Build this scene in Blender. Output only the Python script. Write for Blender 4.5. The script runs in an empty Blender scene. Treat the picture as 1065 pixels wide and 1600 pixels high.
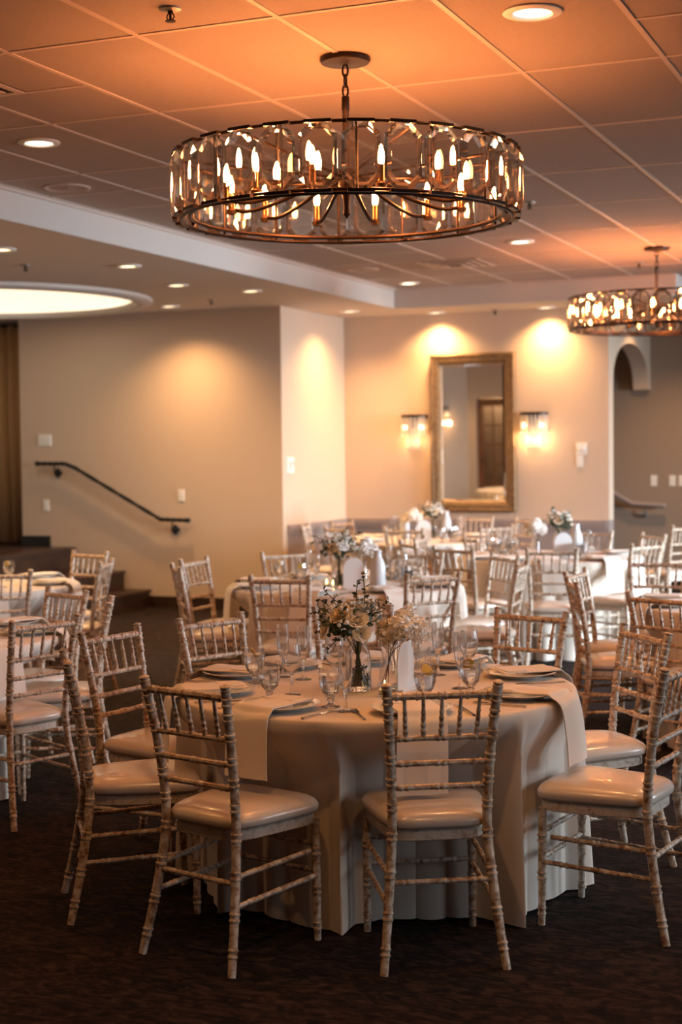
import bpy, math, random
from mathutils import Vector, Matrix
random.seed(7)
PI = math.pi
C = bpy.context.scene.collection
sin, cos, R_ = math.sin, math.cos, math.radians

# ------------------------------------------------------------------ camera
H = 1.65
FPX, YAW, PITCH, ROLL = 2356.68, 0.39753, -0.04247, -0.0112
_F = Vector((-sin(YAW)*cos(PITCH), cos(YAW)*cos(PITCH), sin(PITCH)))
_R0 = Vector((cos(YAW), sin(YAW), 0)); _U0 = _R0.cross(_F)
_R = _R0*cos(ROLL) + _U0*sin(ROLL); _U = -_R0*sin(ROLL) + _U0*cos(ROLL)
EYE = Vector((0, 0, H))
def ray(x, y): return _F + _R*((x-532.5)/FPX) - _U*((y-800)/FPX)
def at_z(x, y, z):
    r = ray(x, y); return EYE + r*((z-H)/r.z)
def at_y(x, y, Y):
    r = ray(x, y); return EYE + r*(Y/r.y)
cam_d = bpy.data.cameras.new('camera'); cam = bpy.data.objects.new('camera', cam_d); C.objects.link(cam)
cam.matrix_world = Matrix(((_R.x, _U.x, -_F.x, 0), (_R.y, _U.y, -_F.y, 0), (_R.z, _U.z, -_F.z, H), (0, 0, 0, 1)))
cam_d.sensor_fit = 'VERTICAL'; cam_d.sensor_height = 36.0; cam_d.lens = FPX/1600*36.0
cam_d.clip_start = 0.05; cam_d.clip_end = 100
cam_d.dof.use_dof = True; cam_d.dof.focus_distance = 5.5; cam_d.dof.aperture_fstop = 2.6
bpy.context.scene.camera = cam
ZC, ZL = H+1.633, H+1.43           # tiled ceiling, lower plaster ceiling
ZT = 0.75                          # table top
ZF = 0.918                          # top of a chair post

# ------------------------------------------------------------------ materials
def srgb(r, g, b):
    f = lambda c: ((c/255+0.055)/1.055)**2.4 if c > 10 else c/255/12.92
    return (f(r), f(g), f(b), 1)
def new_mat(name):
    m = bpy.data.materials.new(name); m.use_nodes = True
    nt = m.node_tree; b = nt.nodes['Principled BSDF']
    return m, nt, b
def mat(name, col, rough=0.6, metal=0.0, spec=0.5, sheen=0, noise=0, nscale=20, bump=0, bscale=80, sss=0, trans=0, coat=0):
    m, nt, b = new_mat(name); N, L = nt.nodes, nt.links
    b.inputs['Base Color'].default_value = col; b.inputs['Roughness'].default_value = rough
    b.inputs['Metallic'].default_value = metal; b.inputs['Specular IOR Level'].default_value = spec
    if sheen: b.inputs['Sheen Weight'].default_value = sheen
    if coat: b.inputs['Coat Weight'].default_value = coat
    if trans: b.inputs['Transmission Weight'].default_value = trans
    if noise or bump:
        tc = N.new('ShaderNodeTexCoord')
    if noise:
        n = N.new('ShaderNodeTexNoise'); n.inputs['Scale'].default_value = nscale; n.inputs['Detail'].default_value = 5
        L.new(tc.outputs['Object'], n.inputs['Vector'])
        mx = N.new('ShaderNodeMix'); mx.data_type = 'RGBA'; mx.blend_type = 'MULTIPLY'; mx.inputs[0].default_value = 1
        mx.inputs[6].default_value = col
        cr = N.new('ShaderNodeValToRGB'); cr.color_ramp.elements[0].position = .3; cr.color_ramp.elements[1].position = .7
        v = 1-noise; cr.color_ramp.elements[0].color = (v, v, v, 1); cr.color_ramp.elements[1].color = (1, 1, 1, 1)
        L.new(n.outputs['Fac'], cr.inputs['Fac']); L.new(cr.outputs['Color'], mx.inputs[7]); L.new(mx.outputs[2], b.inputs['Base Color'])
    if bump:
        n2 = N.new('ShaderNodeTexNoise'); n2.inputs['Scale'].default_value = bscale; n2.inputs['Detail'].default_value = 3
        L.new(tc.outputs['Object'], n2.inputs['Vector'])
        bp = N.new('ShaderNodeBump'); bp.inputs['Strength'].default_value = bump; bp.inputs['Distance'].default_value = .01
        L.new(n2.outputs['Fac'], bp.inputs['Height']); L.new(bp.outputs['Normal'], b.inputs['Normal'])
    return m
M = {}
M['wall'] = mat('beige_wall_paint', (.60, .455, .335, 1), .75, bump=.05, bscale=120)
M['taupe_wall'] = mat('taupe_wall_paint', (.31, .225, .16, 1), .7, bump=.05, bscale=120)
M['wainscot'] = mat('taupe_wainscot_paint', (.30, .24, .215, 1), .5)
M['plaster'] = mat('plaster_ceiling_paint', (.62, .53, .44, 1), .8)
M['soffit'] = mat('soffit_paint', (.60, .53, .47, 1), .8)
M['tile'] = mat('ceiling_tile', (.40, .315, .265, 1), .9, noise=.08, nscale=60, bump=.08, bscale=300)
M['tbar'] = mat('ceiling_tee_bar', (.58, .47, .40, 1), .5)
M['white'] = mat('white_trim', (.8, .78, .74, 1), .45)
M['plastic'] = mat('white_plastic', (.83, .78, .70, 1), .35)
M['bronze'] = mat('dark_bronze', (.035, .022, .016, 1), .38, metal=.85)
M['iron'] = mat('black_wrought_iron', (.012, .011, .010, 1), .45, metal=.5, bump=.5, bscale=60)
M['dark'] = mat('dark_slot', (.02, .018, .016, 1), .7)
M['grey_metal'] = mat('grey_metal', (.35, .33, .31, 1), .4, metal=.7)
M['darkwood'] = mat('dark_stained_wood', (.045, .02, .011, 1), .42, noise=.5, nscale=6)
M['stone'] = mat('black_stone', (.02, .017, .015, 1), .3, noise=.5, nscale=40)
M['brownwood'] = mat('brown_door_wood', (.24, .10, .045, 1), .4, noise=.4, nscale=6)
M['gold'] = mat('antique_bronze_gilt', (.30, .185, .09, 1), .42, metal=.55, noise=.5, nscale=45, bump=.9, bscale=70)
M['mirror'] = mat('mirror_glass', (.86, .85, .82, 1), .02, metal=1)
M['curtain'] = mat('gold_brown_velvet', (.44, .27, .13, 1), .75, sheen=.4)
M['cloth'] = mat('ivory_tablecloth', (.72, .62, .52, 1), .82, sheen=.15, bump=.05, bscale=500)
M['napkin'] = mat('ivory_napkin', (.80, .71, .61, 1), .8, sheen=.15, bump=.06, bscale=500)
M['plate'] = mat('white_china', (.72, .70, .67, 1), .12, coat=.3)
M['vinyl'] = mat('ivory_vinyl', (.70, .58, .48, 1), .24, spec=.6, coat=.25, bump=.03, bscale=60)
M['silver'] = mat('polished_steel', (.62, .58, .54, 1), .16, metal=1)
M['acrylic'] = mat('frosted_acrylic', (.86, .85, .83, 1), .35, trans=.15)
M['frost'] = mat('frosted_white_glass', (.85, .86, .86, 1), .3, trans=.3)
M['petal_cream'] = mat('cream_petals', (.92, .82, .64, 1), .6, sheen=.2)
M['petal_peach'] = mat('peach_petals', (.86, .70, .46, 1), .6, sheen=.2)
M['petal_white'] = mat('white_petals', (.93, .90, .85, 1), .6, sheen=.3)
M['leaf'] = mat('eucalyptus_leaf', (.075, .10, .055, 1), .5, noise=.4, nscale=25)
M['leaf_dark'] = mat('dark_leaf', (.035, .055, .028, 1), .5)
M['stem'] = mat('green_stem', (.09, .12, .035, 1), .5)
M['twig'] = mat('brown_twig', (.06, .035, .02, 1), .6)
M['lemon'] = mat('lemon_flesh', (.85, .55, .10, 1), .4)
M['wax'] = mat('candle_wax', (.85, .78, .62, 1), .5)
M['brass'] = mat('aged_brass_sleeve', (.20, .11, .05, 1), .35, metal=.9)

# limewashed wood: white paint worn to brown in streaks
m, nt, b = new_mat('limewashed_wood'); N, L = nt.nodes, nt.links
tc = N.new('ShaderNodeTexCoord'); oi = N.new('ShaderNodeObjectInfo')
va = N.new('ShaderNodeVectorMath'); va.operation = 'ADD'
L.new(tc.outputs['Object'], va.inputs[0]); L.new(oi.outputs['Random'], va.inputs[1])
n1 = N.new('ShaderNodeTexNoise'); n1.inputs['Scale'].default_value = 42; n1.inputs['Detail'].default_value = 8; n1.inputs['Roughness'].default_value = .7
L.new(va.outputs[0], n1.inputs['Vector'])
cr = N.new('ShaderNodeValToRGB'); e = cr.color_ramp.elements
e[0].position = .39; e[0].color = (.25, .125, .06, 1); e[1].position = .61; e[1].color = (.73, .62, .51, 1)
x = e.new(.48); x.color = (.50, .37, .26, 1)
L.new(n1.outputs['Fac'], cr.inputs['Fac']); L.new(cr.outputs['Color'], b.inputs['Base Color'])
b.inputs['Roughness'].default_value = .36; b.inputs['Coat Weight'].default_value = .15
M['lime'] = m
m2 = m.copy(); m2.name = 'limewashed_seat_rail'; r2 = [q for q in m2.node_tree.nodes if q.type == 'VALTORGB'][0].color_ramp.elements
r2[0].position = .26; r2[1].position = .38; r2[2].position = .5; M['lime_pale'] = m2
# carpet
m, nt, b = new_mat('patterned_carpet'); N, L = nt.nodes, nt.links
tc = N.new('ShaderNodeTexCoord')
mp = N.new('ShaderNodeMapping'); mp.inputs['Scale'].default_value = (1, 2.2, 1); mp.inputs['Rotation'].default_value = (0, 0, .4)
L.new(tc.outputs['Object'], mp.inputs['Vector'])
n1 = N.new('ShaderNodeTexNoise'); n1.inputs['Scale'].default_value = 11; n1.inputs['Detail'].default_value = 4; n1.inputs['Distortion'].default_value = 1.6
L.new(mp.outputs[0], n1.inputs['Vector'])
n2 = N.new('ShaderNodeTexNoise'); n2.inputs['Scale'].default_value = 160; n2.inputs['Detail'].default_value = 2
L.new(tc.outputs['Object'], n2.inputs['Vector'])
cr = N.new('ShaderNodeValToRGB'); e = cr.color_ramp.elements
e[0].position = .38; e[0].color = (.009, .005, .004, 1); e[1].position = .66; e[1].color = (.062, .036, .026, 1)
x = e.new(.5); x.color = (.025, .0135, .0095, 1)
L.new(n1.outputs['Fac'], cr.inputs['Fac'])
mx = N.new('ShaderNodeMix'); mx.data_type = 'RGBA'; mx.blend_type = 'MULTIPLY'; mx.inputs[0].default_value = .75
L.new(cr.outputs['Color'], mx.inputs[6]); L.new(n2.outputs['Color'], mx.inputs[7]); L.new(mx.outputs[2], b.inputs['Base Color'])
bp = N.new('ShaderNodeBump'); bp.inputs['Strength'].default_value = .6; bp.inputs['Distance'].default_value = .006
L.new(n2.outputs['Fac'], bp.inputs['Height']); L.new(bp.outputs['Normal'], b.inputs['Normal'])
b.inputs['Roughness'].default_value = .95; b.inputs['Specular IOR Level'].default_value = .15
M['carpet'] = m
# glass: refracting, partly letting light straight through so that thin ware does not cast black shadows
def glass(name, ior=1.45, through=.45, tint=(1, 1, 1, 1), disp=0):
    m = bpy.data.materials.new(name); m.use_nodes = True; nt = m.node_tree; N, L = nt.nodes, nt.links
    N.remove(N['Principled BSDF']); out = N['Material Output']
    g = N.new('ShaderNodeBsdfGlass'); g.inputs['IOR'].default_value = ior; g.inputs['Roughness'].default_value = 0.0; g.inputs['Color'].default_value = tint
    t = N.new('ShaderNodeBsdfTransparent'); t.inputs['Color'].default_value = tint
    x = N.new('ShaderNodeMixShader'); x.inputs[0].default_value = through
    L.new(g.outputs[0], x.inputs[1]); L.new(t.outputs[0], x.inputs[2]); L.new(x.outputs[0], out.inputs['Surface'])
    return m
M['glass'] = glass('clear_glass', 1.5, .08)
M['thin'] = glass('window_glass', 1.05, .8)
M['crystal'] = glass('cut_crystal', 1.55, .24, (1, .96, .90, 1))
M['water'] = glass('water', 1.33, .08)
M['rod'] = mat('sconce_crystal_rod', (.95, .88, .80, 1), .18, trans=.55)
def emit(name, col, s):
    m = bpy.data.materials.new(name); m.use_nodes = True; nt = m.node_tree; N, L = nt.nodes, nt.links
    N.remove(N['Principled BSDF']); e = N.new('ShaderNodeEmission'); e.inputs[0].default_value = col; e.inputs[1].default_value = s
    L.new(e.outputs[0], N['Material Output'].inputs['Surface']); return m
M['bulb'] = emit('lit_filament_bulb', (1, .32, .09, 1), 470)
M['sconce_bulb'] = emit('lit_sconce_bulb', (1, .62, .30, 1), 16)
M['lamp'] = emit('lit_downlight', (1, .80, .55, 1), 6)
M['lamp_low'] = emit('lit_warm_downlight', (1, .74, .42, 1), 4)
M['dome'] = emit('lit_dome', (1, .82, .58, 1), 2.0)
M['flame'] = emit('candle_flame', (1, .62, .22, 1), 14)
M['daylight'] = emit('daylight_sky', (.80, .90, 1, 1), 3)

# ------------------------------------------------------------------ mesh builder
class MB:
    def __init__(s): s.v, s.f = [], []
    def add(s, vs, fs):
        o = len(s.v); s.v += [tuple(p) for p in vs]; s.f += [tuple(i+o for i in f) for f in fs]; return s
    def box(s, a, b):
        x0, y0, z0 = a; x1, y1, z1 = b
        return s.add([(x0,y0,z0),(x1,y0,z0),(x1,y1,z0),(x0,y1,z0),(x0,y0,z1),(x1,y0,z1),(x1,y1,z1),(x0,y1,z1)],
                     [(3,2,1,0),(4,5,6,7),(0,1,5,4),(1,2,6,5),(2,3,7,6),(3,0,4,7)])
    def lathe(s, prof, n=24, c=(0,0,0), closed=False):
        cx, cy, cz = c; k = len(prof); vs = []; fs = []
        for r, z in prof:
            for i in range(n):
                a = 2*PI*i/n; vs.append((cx+r*cos(a), cy+r*sin(a), cz+z))
        for j in range(k if closed else k-1):
            j2 = (j+1) % k
            for i in range(n):
                i2 = (i+1) % n; fs.append((j*n+i, j*n+i2, j2*n+i2, j2*n+i))
        if not closed:
            if prof[0][0] > 1e-6: fs.append(tuple(range(n-1, -1, -1)))
            if prof[-1][0] > 1e-6: fs.append(tuple((k-1)*n+i for i in range(n)))
        return s.add(vs, fs)
    def tube(s, pts, rad, n=8, cap=True, squash=None):
        pts = [Vector(p) for p in pts]; k = len(pts)
        if not hasattr(rad, '__len__'): rad = [rad]*k
        vs = []; fs = []; up = None
        for i, p in enumerate(pts):
            d = (pts[min(i+1, k-1)]-pts[max(i-1, 0)])
            d = d.normalized() if d.length > 1e-9 else Vector((0, 0, 1))
            if up is None:
                up = d.cross(Vector((0, 0, 1)))
                if up.length < .05: up = d.cross(Vector((1, 0, 0)))
                up.normalize()
            else:
                up = (up - d*up.dot(d)).normalized()
            w = d.cross(up)
            for j in range(n):
                a = 2*PI*j/n; vs.append(p + up*(cos(a)*rad[i]) + w*(sin(a)*rad[i]))
        for i in range(k-1):
            for j in range(n):
                j2 = (j+1) % n; fs.append((i*n+j, i*n+j2, (i+1)*n+j2, (i+1)*n+j))
        if cap: fs.append(tuple(range(n-1, -1, -1))); fs.append(tuple((k-1)*n+j for j in range(n)))
        return s.add(vs, fs)
    def ball(s, c, r, n=12, m=8, sc=(1, 1, 1)):
        prof = [(r*sin(PI*j/m), -r*cos(PI*j/m)) for j in range(m+1)]
        prof[0] = (1e-7, -r); prof[-1] = (1e-7, r)
        b = MB().lathe(prof, n)
        return s.add([(c[0]+x*sc[0], c[1]+y*sc[1], c[2]+z*sc[2]) for x, y, z in b.v], b.f)
    def merge(s, o, mtx=None):
        return s.add([(mtx @ Vector(p)) for p in o.v] if mtx else o.v, o.f)
    def mesh(s, name, material, smooth=True, angle=40):
        me = bpy.data.meshes.new(name); me.from_pydata(s.v, [], s.f)
        if smooth:
            me.polygons.foreach_set('use_smooth', [True]*len(me.polygons)); me.set_sharp_from_angle(angle=R_(angle))
        me.materials.append(material); me.update(); return me
    def build(s, name, material, parent=None, smooth=True, angle=40, loc=None):
        o = bpy.data.objects.new(name, s.mesh(name, material, smooth, angle)); C.objects.link(o)
        if parent: o.parent = parent
        if loc is not None: o.location = loc
        return o
def inst(name, me, parent=None, loc=None, rot=None, scale=None):
    o = bpy.data.objects.new(name, me); C.objects.link(o)
    if parent: o.parent = parent
    if loc is not None: o.location = loc
    if rot is not None: o.rotation_euler = rot
    if scale is not None: o.scale = scale
    return o
def tag(o, label, cat, group=None):
    o['label'] = label; o['category'] = cat
    if group: o['group'] = group
    return o
def thing(name, label, cat, loc=(0,0,0), rz=0, group=None):
    o = bpy.data.objects.new(name, None); C.objects.link(o); o.location = loc; o.rotation_euler = (0, 0, rz)
    return tag(o, label, cat, group)
def struct(o): o['kind'] = 'structure'; return o
def kids(o, cache={}):
    if o.name not in cache: cache[o.name] = [c for c in C.objects if c.parent == o]
    return cache[o.name]
def dup(o, loc, rz, label, group=None, parent=None):
    def rec(s, par):
        c = s.copy(); C.objects.link(c); c.parent = par
        for k in kids(s): rec(k, c)
        return c
    c = rec(o, parent); c.location = loc; c.rotation_euler = (0, 0, rz)
    if label: c['label'] = label
    if group: c['group'] = group
    return c

def spline(pts, n):
    pts = [Vector(p) for p in pts]; out = []
    P = [pts[0]*2-pts[1]] + pts + [pts[-1]*2-pts[-2]]
    for i in range(1, len(P)-2):
        p0, p1, p2, p3 = P[i-1:i+3]
        for j in range(n):
            t = j/n
            out.append(.5*((2*p1)+(p2-p0)*t+(2*p0-5*p1+4*p2-p3)*t*t+(3*p1-p0-3*p2+p3)*t*t*t))
    out.append(pts[-1]); return out
def turned(mb, path, r, rings=(), n=10, taper=None, extra=()):
    """a turned wooden rod along path; rings: (fraction) places of a double bead"""
    sp = spline(path, 10) if len(path) > 2 else [Vector(path[0]), Vector(path[1])]
    ln = [0]
    for i in range(1, len(sp)): ln.append(ln[-1]+(sp[i]-sp[i-1]).length)
    T = ln[-1]
    def at(d):
        d = max(0, min(T, d))
        for i in range(1, len(sp)):
            if d <= ln[i] + 1e-9:
                k = (d-ln[i-1])/max(1e-9, ln[i]-ln[i-1]); return sp[i-1].lerp(sp[i], k)
        return sp[-1]
    base = (lambda t: r) if taper is None else taper
    st = [(T*i/12, None) for i in range(13)]
    for f in rings:
        d = f*T
        for off in (-.010, .010):
            for w, k in ((-.0052, 1.0), (-.0028, 1.20), (.0028, 1.20), (.0052, 1.0)):
                st.append((d+off+w, k))
    st = [(d, k) for d, k in st if 0 <= d <= T]
    rd = sorted(d for d, k in st if k)
    st = [(d, k) for d, k in st if k or not any(abs(d-q) < .008 for q in rd)]
    st.sort(key=lambda q: q[0])
    pts = [at(d) for d, k in st]; rad = [base(d/T)*(k or 1) for d, k in st]
    for off, rr in extra:
        dirv = (at(T)-at(T-.01)).normalized(); pts.append(at(T)+dirv*off); rad.append(rr)
    return mb.tube(pts, rad, n)

# ------------------------------------------------------------------ the setting
X_SIDE, Y_BACK, Y_STAIR, Y_ARCH = -6.43, 15.45, 13.80, 17.63
XS, YS = -5.52, 14.62              # soffit faces
XR, YF, XL = 4.4, -3.2, -12.6      # right wall, wall behind the camera, far left
YM = 5.0                           # left wing's near wall (seen in the mirror)
ZI = .89-.02
struct(MB().box((XL-.2, YF-.2, -.12), (XR+.2, Y_ARCH+.2, 0)).build('floor', M['carpet'], smooth=False))
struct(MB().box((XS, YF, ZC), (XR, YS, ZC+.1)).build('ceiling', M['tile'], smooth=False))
# T-bar grid of the suspended ceiling, one mesh
g = MB(); gx0, gy0, tw, td = -3.658, 5.243, .6096, 1.2192
hb, tb = .0115, .004
for i in range(-3, 14):
    xx = gx0+i*tw
    if XS < xx < XR: g.box((xx-hb, YF, ZC-tb), (xx+hb, YS, ZC))
for j in range(-7, 9):
    yy = gy0+j*td
    if YF < yy < YS: g.box((XS, yy-hb, ZC-tb*.9), (XR, yy+hb, ZC))
for i, j in ((-1, .5), (-2, .5), (-3, .5), (4, .5), (5, .5), (-3, 2.5), (-2, 2.5), (-3, 4.5), (-2, 5.5), (-2, 6.5), (-1, 6.5)):
    xx, yy = gx0+i*tw, gy0+j*td; g.box((max(XS, xx), yy-hb, ZC-tb*.9), (xx+tw, yy+hb, ZC))
struct(g.build('ceiling_grid', M['tbar'], smooth=False))
struct(MB().box((XS, YS-.02, ZC-.022), (-2.66, YS, ZC)).box((XS, YF, ZC-.022), (XS+.02, YS, ZC)).build('trim_1', M['tbar'], smooth=False))
# lower plaster ceiling with an oval opening for the lit dome
OC = Vector((-8.62, 11.85)); ORX, ORY = 1.42, 1.42
def holed(z, thick):
    mb = MB(); n = 64; x0, x1, y0, y1 = XL, XS, YF, Y_ARCH
    inner = [(OC.x+ORX*cos(2*PI*i/n), OC.y+ORY*sin(2*PI*i/n)) for i in range(n)]
    outer = []
    for i in range(n):
        a = 2*PI*i/n; dx, dy = cos(a), sin(a)
        tx = ((x1-OC.x) if dx > 0 else (x0-OC.x))/dx if abs(dx) > 1e-9 else 1e9
        ty = ((y1-OC.y) if dy > 0 else (y0-OC.y))/dy if abs(dy) > 1e-9 else 1e9
        t = min(tx, ty); outer.append((OC.x+dx*t, OC.y+dy*t))
    vs = [(x, y, z) for x, y in inner]+[(x, y, z) for x, y in outer]
    fs = [((i+1) % n, i, n+i, n+(i+1) % n) for i in range(n)]
    mb.add(vs, fs)
    for cx, cy in ((x0, y0), (x1, y0), (x1, y1), (x0, y1)):          # corner triangles
        best = sorted(range(n), key=lambda i: (outer[i][0]-cx)**2+(outer[i][1]-cy)**2)[:2]
        mb.add([(cx, cy, z), (*outer[best[0]], z), (*outer[best[1]], z)], [(0, 1, 2)])
    return mb
struct(holed(ZL, .1).build('ceiling_left', M['plaster'], smooth=False))
struct(MB().box((XS, YS+.06, ZL), (-2.70, Y_ARCH, ZL+.05)).build('ceiling_back', M['plaster'], smooth=False))
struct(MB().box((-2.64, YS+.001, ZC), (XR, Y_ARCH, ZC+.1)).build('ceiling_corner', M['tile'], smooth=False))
struct(MB().box((XS-.06, YF, ZL-.001), (XS, YS+.06, ZC+.05)).build('wall_soffit_side', M['soffit'], smooth=False))
struct(MB().box((XS, YS, ZL-.001), (-2.64, YS+.06, ZC+.05)).box((-2.70, YS+.06, ZL-.001), (-2.64, Y_ARCH, ZC+.05)).build('wall_soffit_back', M['soffit'], smooth=False))
# dome: stepped round moulding and shallow lit bowl
mb = MB().lathe([(1.60, ZL), (1.60, ZL-.03), (1.55, ZL-.05), (1.46, ZL-.05), (1.42, ZL-.02), (1.40, ZL+.02), (1.34, ZL+.03), (1.30, ZL+.07), (1.42, ZL+.07)], 64, (OC.x, OC.y, 0))
struct(mb.build('trim_dome_ring', M['soffit'], angle=30))
mb = MB().lathe([(1.42-.004, ZL+.0), (1.40, ZL+.10), (1.25, ZL+.26), (.9, ZL+.42), (.5, ZL+.50), (.001, ZL+.53)], 64, (OC.x, OC.y, 0))
struct(mb.build('ceiling_dome', M['dome']))
# walls
W = lambda name, a, b, m='wall': struct(MB().box(a, b).build(name, M[m], smooth=False))
W('wall_back', (X_SIDE-.15, Y_BACK, ZI), (-3.48, Y_BACK+.21, ZL))
W('wainscot_back_wall', (X_SIDE-.15, Y_BACK, 0), (-3.48, Y_BACK+.21, ZI), 'wainscot')
W('wall_side', (X_SIDE-.15, Y_STAIR, ZI), (X_SIDE, Y_BACK, ZL))
W('wainscot_side_wall', (X_SIDE-.15, Y_STAIR+.10, 0), (X_SIDE, Y_BACK, ZI), 'wainscot')
W('wall_side_foot', (X_SIDE-.15, Y_STAIR, 0), (X_SIDE, Y_STAIR+.10, ZI))
W('wall_stair', (-9.56, Y_STAIR, 0), (X_SIDE-.15, Y_STAIR+.15, ZL))
W('wall_alcove', (-5.6, Y_ARCH, 0), (XR, Y_ARCH+.15, ZC), 'taupe_wall')
W('wall_stage', (XL, 14.9, 0), (-9.4, 15.05, ZL), 'taupe_wall')
W('wall_left', (XL-.15, YM, 0), (XL, 15, ZL))
# arch: wall plane x=-3.48 with an elliptical opening
ya, yb, zs, zp = 15.66, 17.52, H+.636, H+1.112
n = 28; prof = [(ya+(yb-ya)*(1-cos(PI*i/n))/2, zs+(zp-zs)*sin(PI*i/n)**.8) for i in range(n+1)]
mb = MB()
for i in range(n):
    (y0, z0), (y1, z1) = prof[i], prof[i+1]
    for X, flip in ((-3.48, False), (-3.66, True)):
        f = [(X, y0, z0), (X, y1, z1), (X, y1, ZL), (X, y0, ZL)]
        mb.add(f, [(0, 1, 2, 3) if not flip else (3, 2, 1, 0)])
    mb.add([(-3.48, y0, z0), (-3.66, y0, z0), (-3.66, y1, z1), (-3.48, y1, z1)], [(0, 1, 2, 3)])
mb.box((-3.66, yb, zs), (-3.48, Y_ARCH, ZL))
struct(mb.build('wall_arch', M['wall'], smooth=False))
# left wing's near wall with a door opening; wall with a sconce at an angle to it
W('wall_front_wing', (-7.62, YM-.15, 0), (XS, YM, ZL))
W('wall_front_wing_jamb', (-8.40, YM-.15, 0), (-8.20, YM, ZL))
W('wall_front_wing_head', (-8.20, YM-.15, 2.15), (-7.62, YM, ZL))
W('wall_door_backing', (-8.5, YM-.9, 0), (-7.3, YM-.8, ZL))  # added beige backing, keeps the bright sky out of the door panes
a = MB().box((-.08, 0, 0), (0, 3.4, ZL)); o = struct(a.build('wall_front_angle', M['wall'], smooth=False)); o.location = (-8.36, YM, 0); o.rotation_euler = (0, 0, R_(30))
W('wall_rear', (XS, YF-.15, 0), (XR, YF, ZC), 'wall')
W('wall_rear_left', (XS-.1, YF, 0), (XS, YM-.15, ZL), 'wall')
# right wall with four tall windows
win = [(1.4, 3.8), (5.6, 8.0), (9.0, 11.4), (12.0, 14.4)]
mb = MB(); ys = [YF]+[v for w_ in win for v in w_]+[Y_ARCH]
for k in range(0, len(ys), 2): mb.box((XR, ys[k], 0), (XR+.2, ys[k+1], ZC))
for a, b_ in win: mb.box((XR, a, 0), (XR+.2, b_, .75)); mb.box((XR, a, 2.75), (XR+.2, b_, ZC))
struct(mb.build('wall_right', M['wall'], smooth=False))
for k, (a, b_) in enumerate(win):
    w = MB()
    for z0, z1 in ((.75, .82), (2.68, 2.75)): w.box((XR+.06, a, z0), (XR+.14, b_, z1))
    for y in (a, (a+b_)/2-.035, b_-.07): w.box((XR+.06, y, .82), (XR+.14, y+.07, 2.68))
    fr = struct(w.build('window_%d' % (k+1), M['white'], smooth=False))
    MB().box((XR+.095, a+.07, .82), (XR+.105, b_-.07, 2.68)).build('pane', M['thin'], fr, smooth=False)
# chair rails, baseboards
struct(MB().box((X_SIDE, Y_BACK-.03, ZI-.05), (-3.50, Y_BACK, ZI)).box((X_SIDE, Y_BACK-.02, ZI-.09), (-3.50, Y_BACK, ZI-.05)).build('trim_2', M['wainscot'], smooth=False))
struct(MB().box((X_SIDE, Y_STAIR+.1, ZI-.05), (X_SIDE+.03, Y_BACK-.03, ZI)).box((X_SIDE, Y_STAIR+.1, ZI-.09), (X_SIDE+.02, Y_BACK-.03, ZI-.05)).build('trim_3', M['wainscot'], smooth=False))
struct(MB().box((-8.0, Y_STAIR-.02, 0), (X_SIDE, Y_STAIR, .12)).build('baseboard_stair', M['darkwood'], smooth=False))
struct(MB().box((X_SIDE, Y_BACK-.02, 0), (-3.48, Y_BACK, .12)).box((X_SIDE, Y_STAIR, 0), (X_SIDE+.02, Y_BACK-.02, .12)).build('baseboard_back', M['darkwood'], smooth=False))
struct(MB().box((-9.56, Y_STAIR-.025, .60), (-9.20, Y_STAIR, .735)).build('baseboard_stage', M['stone'], smooth=False))
struct(MB().box((-3.4, Y_ARCH-.02, 0), (XR, Y_ARCH, .12)).build('baseboard_alcove', M['darkwood'], smooth=False))
# stage and its steps
def steps():
    o = thing('stage_platform', 'dark stained wooden stage with steps leading down along the beige wall', 'stage', (0, 0, 0))
    MB().box((-12.5, 9.6, 0), (-8.887, Y_STAIR-.03, .585)).box((-12.5, Y_STAIR-.03, 0), (-9.6, 14.88, .585)).build('riser', M['darkwood'], o, smooth=False)
    MB().box((-12.5, 9.57, .585), (-8.86, Y_STAIR-.03, .62)).box((-12.5, Y_STAIR-.03, .585), (-9.6, 14.88, .62)).build('tread', M['darkwood'], o, smooth=False)
    for xr, z, xl in ((-8.275, .38, -8.887), (-7.967, .19, -8.887)):
        MB().box((xl, 10.4, 0), (xr, Y_STAIR-.03, z-.03)).build('riser', M['darkwood'], o, smooth=False)
        MB().box((xl, 10.37, z-.03), (xr+.022, Y_STAIR-.03, z)).build('tread', M['darkwood'], o, smooth=False)
    return o
steps()
# curtain
mb = MB(); nx = 150; x0, x1 = -11.6, -9.50; rows = [(ZL-.03, .55), (2.9, .8), (2.0, 1), (.64, 1.15)]
vs = []; fs = []
for z, k in rows:
    for i in range(nx+1):
        t = i/nx; xx = x0+(x1-x0)*t
        vs.append((xx+(.05 if z < 1 else 0)*t, 14.08+k*(.055*sin(xx*34)+.025*sin(xx*57+1)), z))
for j in range(3):
    for i in range(nx): fs.append((j*(nx+1)+i, (j+1)*(nx+1)+i, (j+1)*(nx+1)+i+1, j*(nx+1)+i+1))
o = thing('curtain', 'gold brown pleated stage curtain beside the stair wall', 'curtain')
cu = mb.add(vs, fs).build('drape', M['curtain'], o)
sm = cu.modifiers.new('thick', 'SOLIDIFY'); sm.thickness = .006
MB().tube([(-11.7, 14.08, ZL-.04), (-9.56, 14.08, ZL-.04)], .015).build('curtain_rod', M['bronze'], o)

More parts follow.
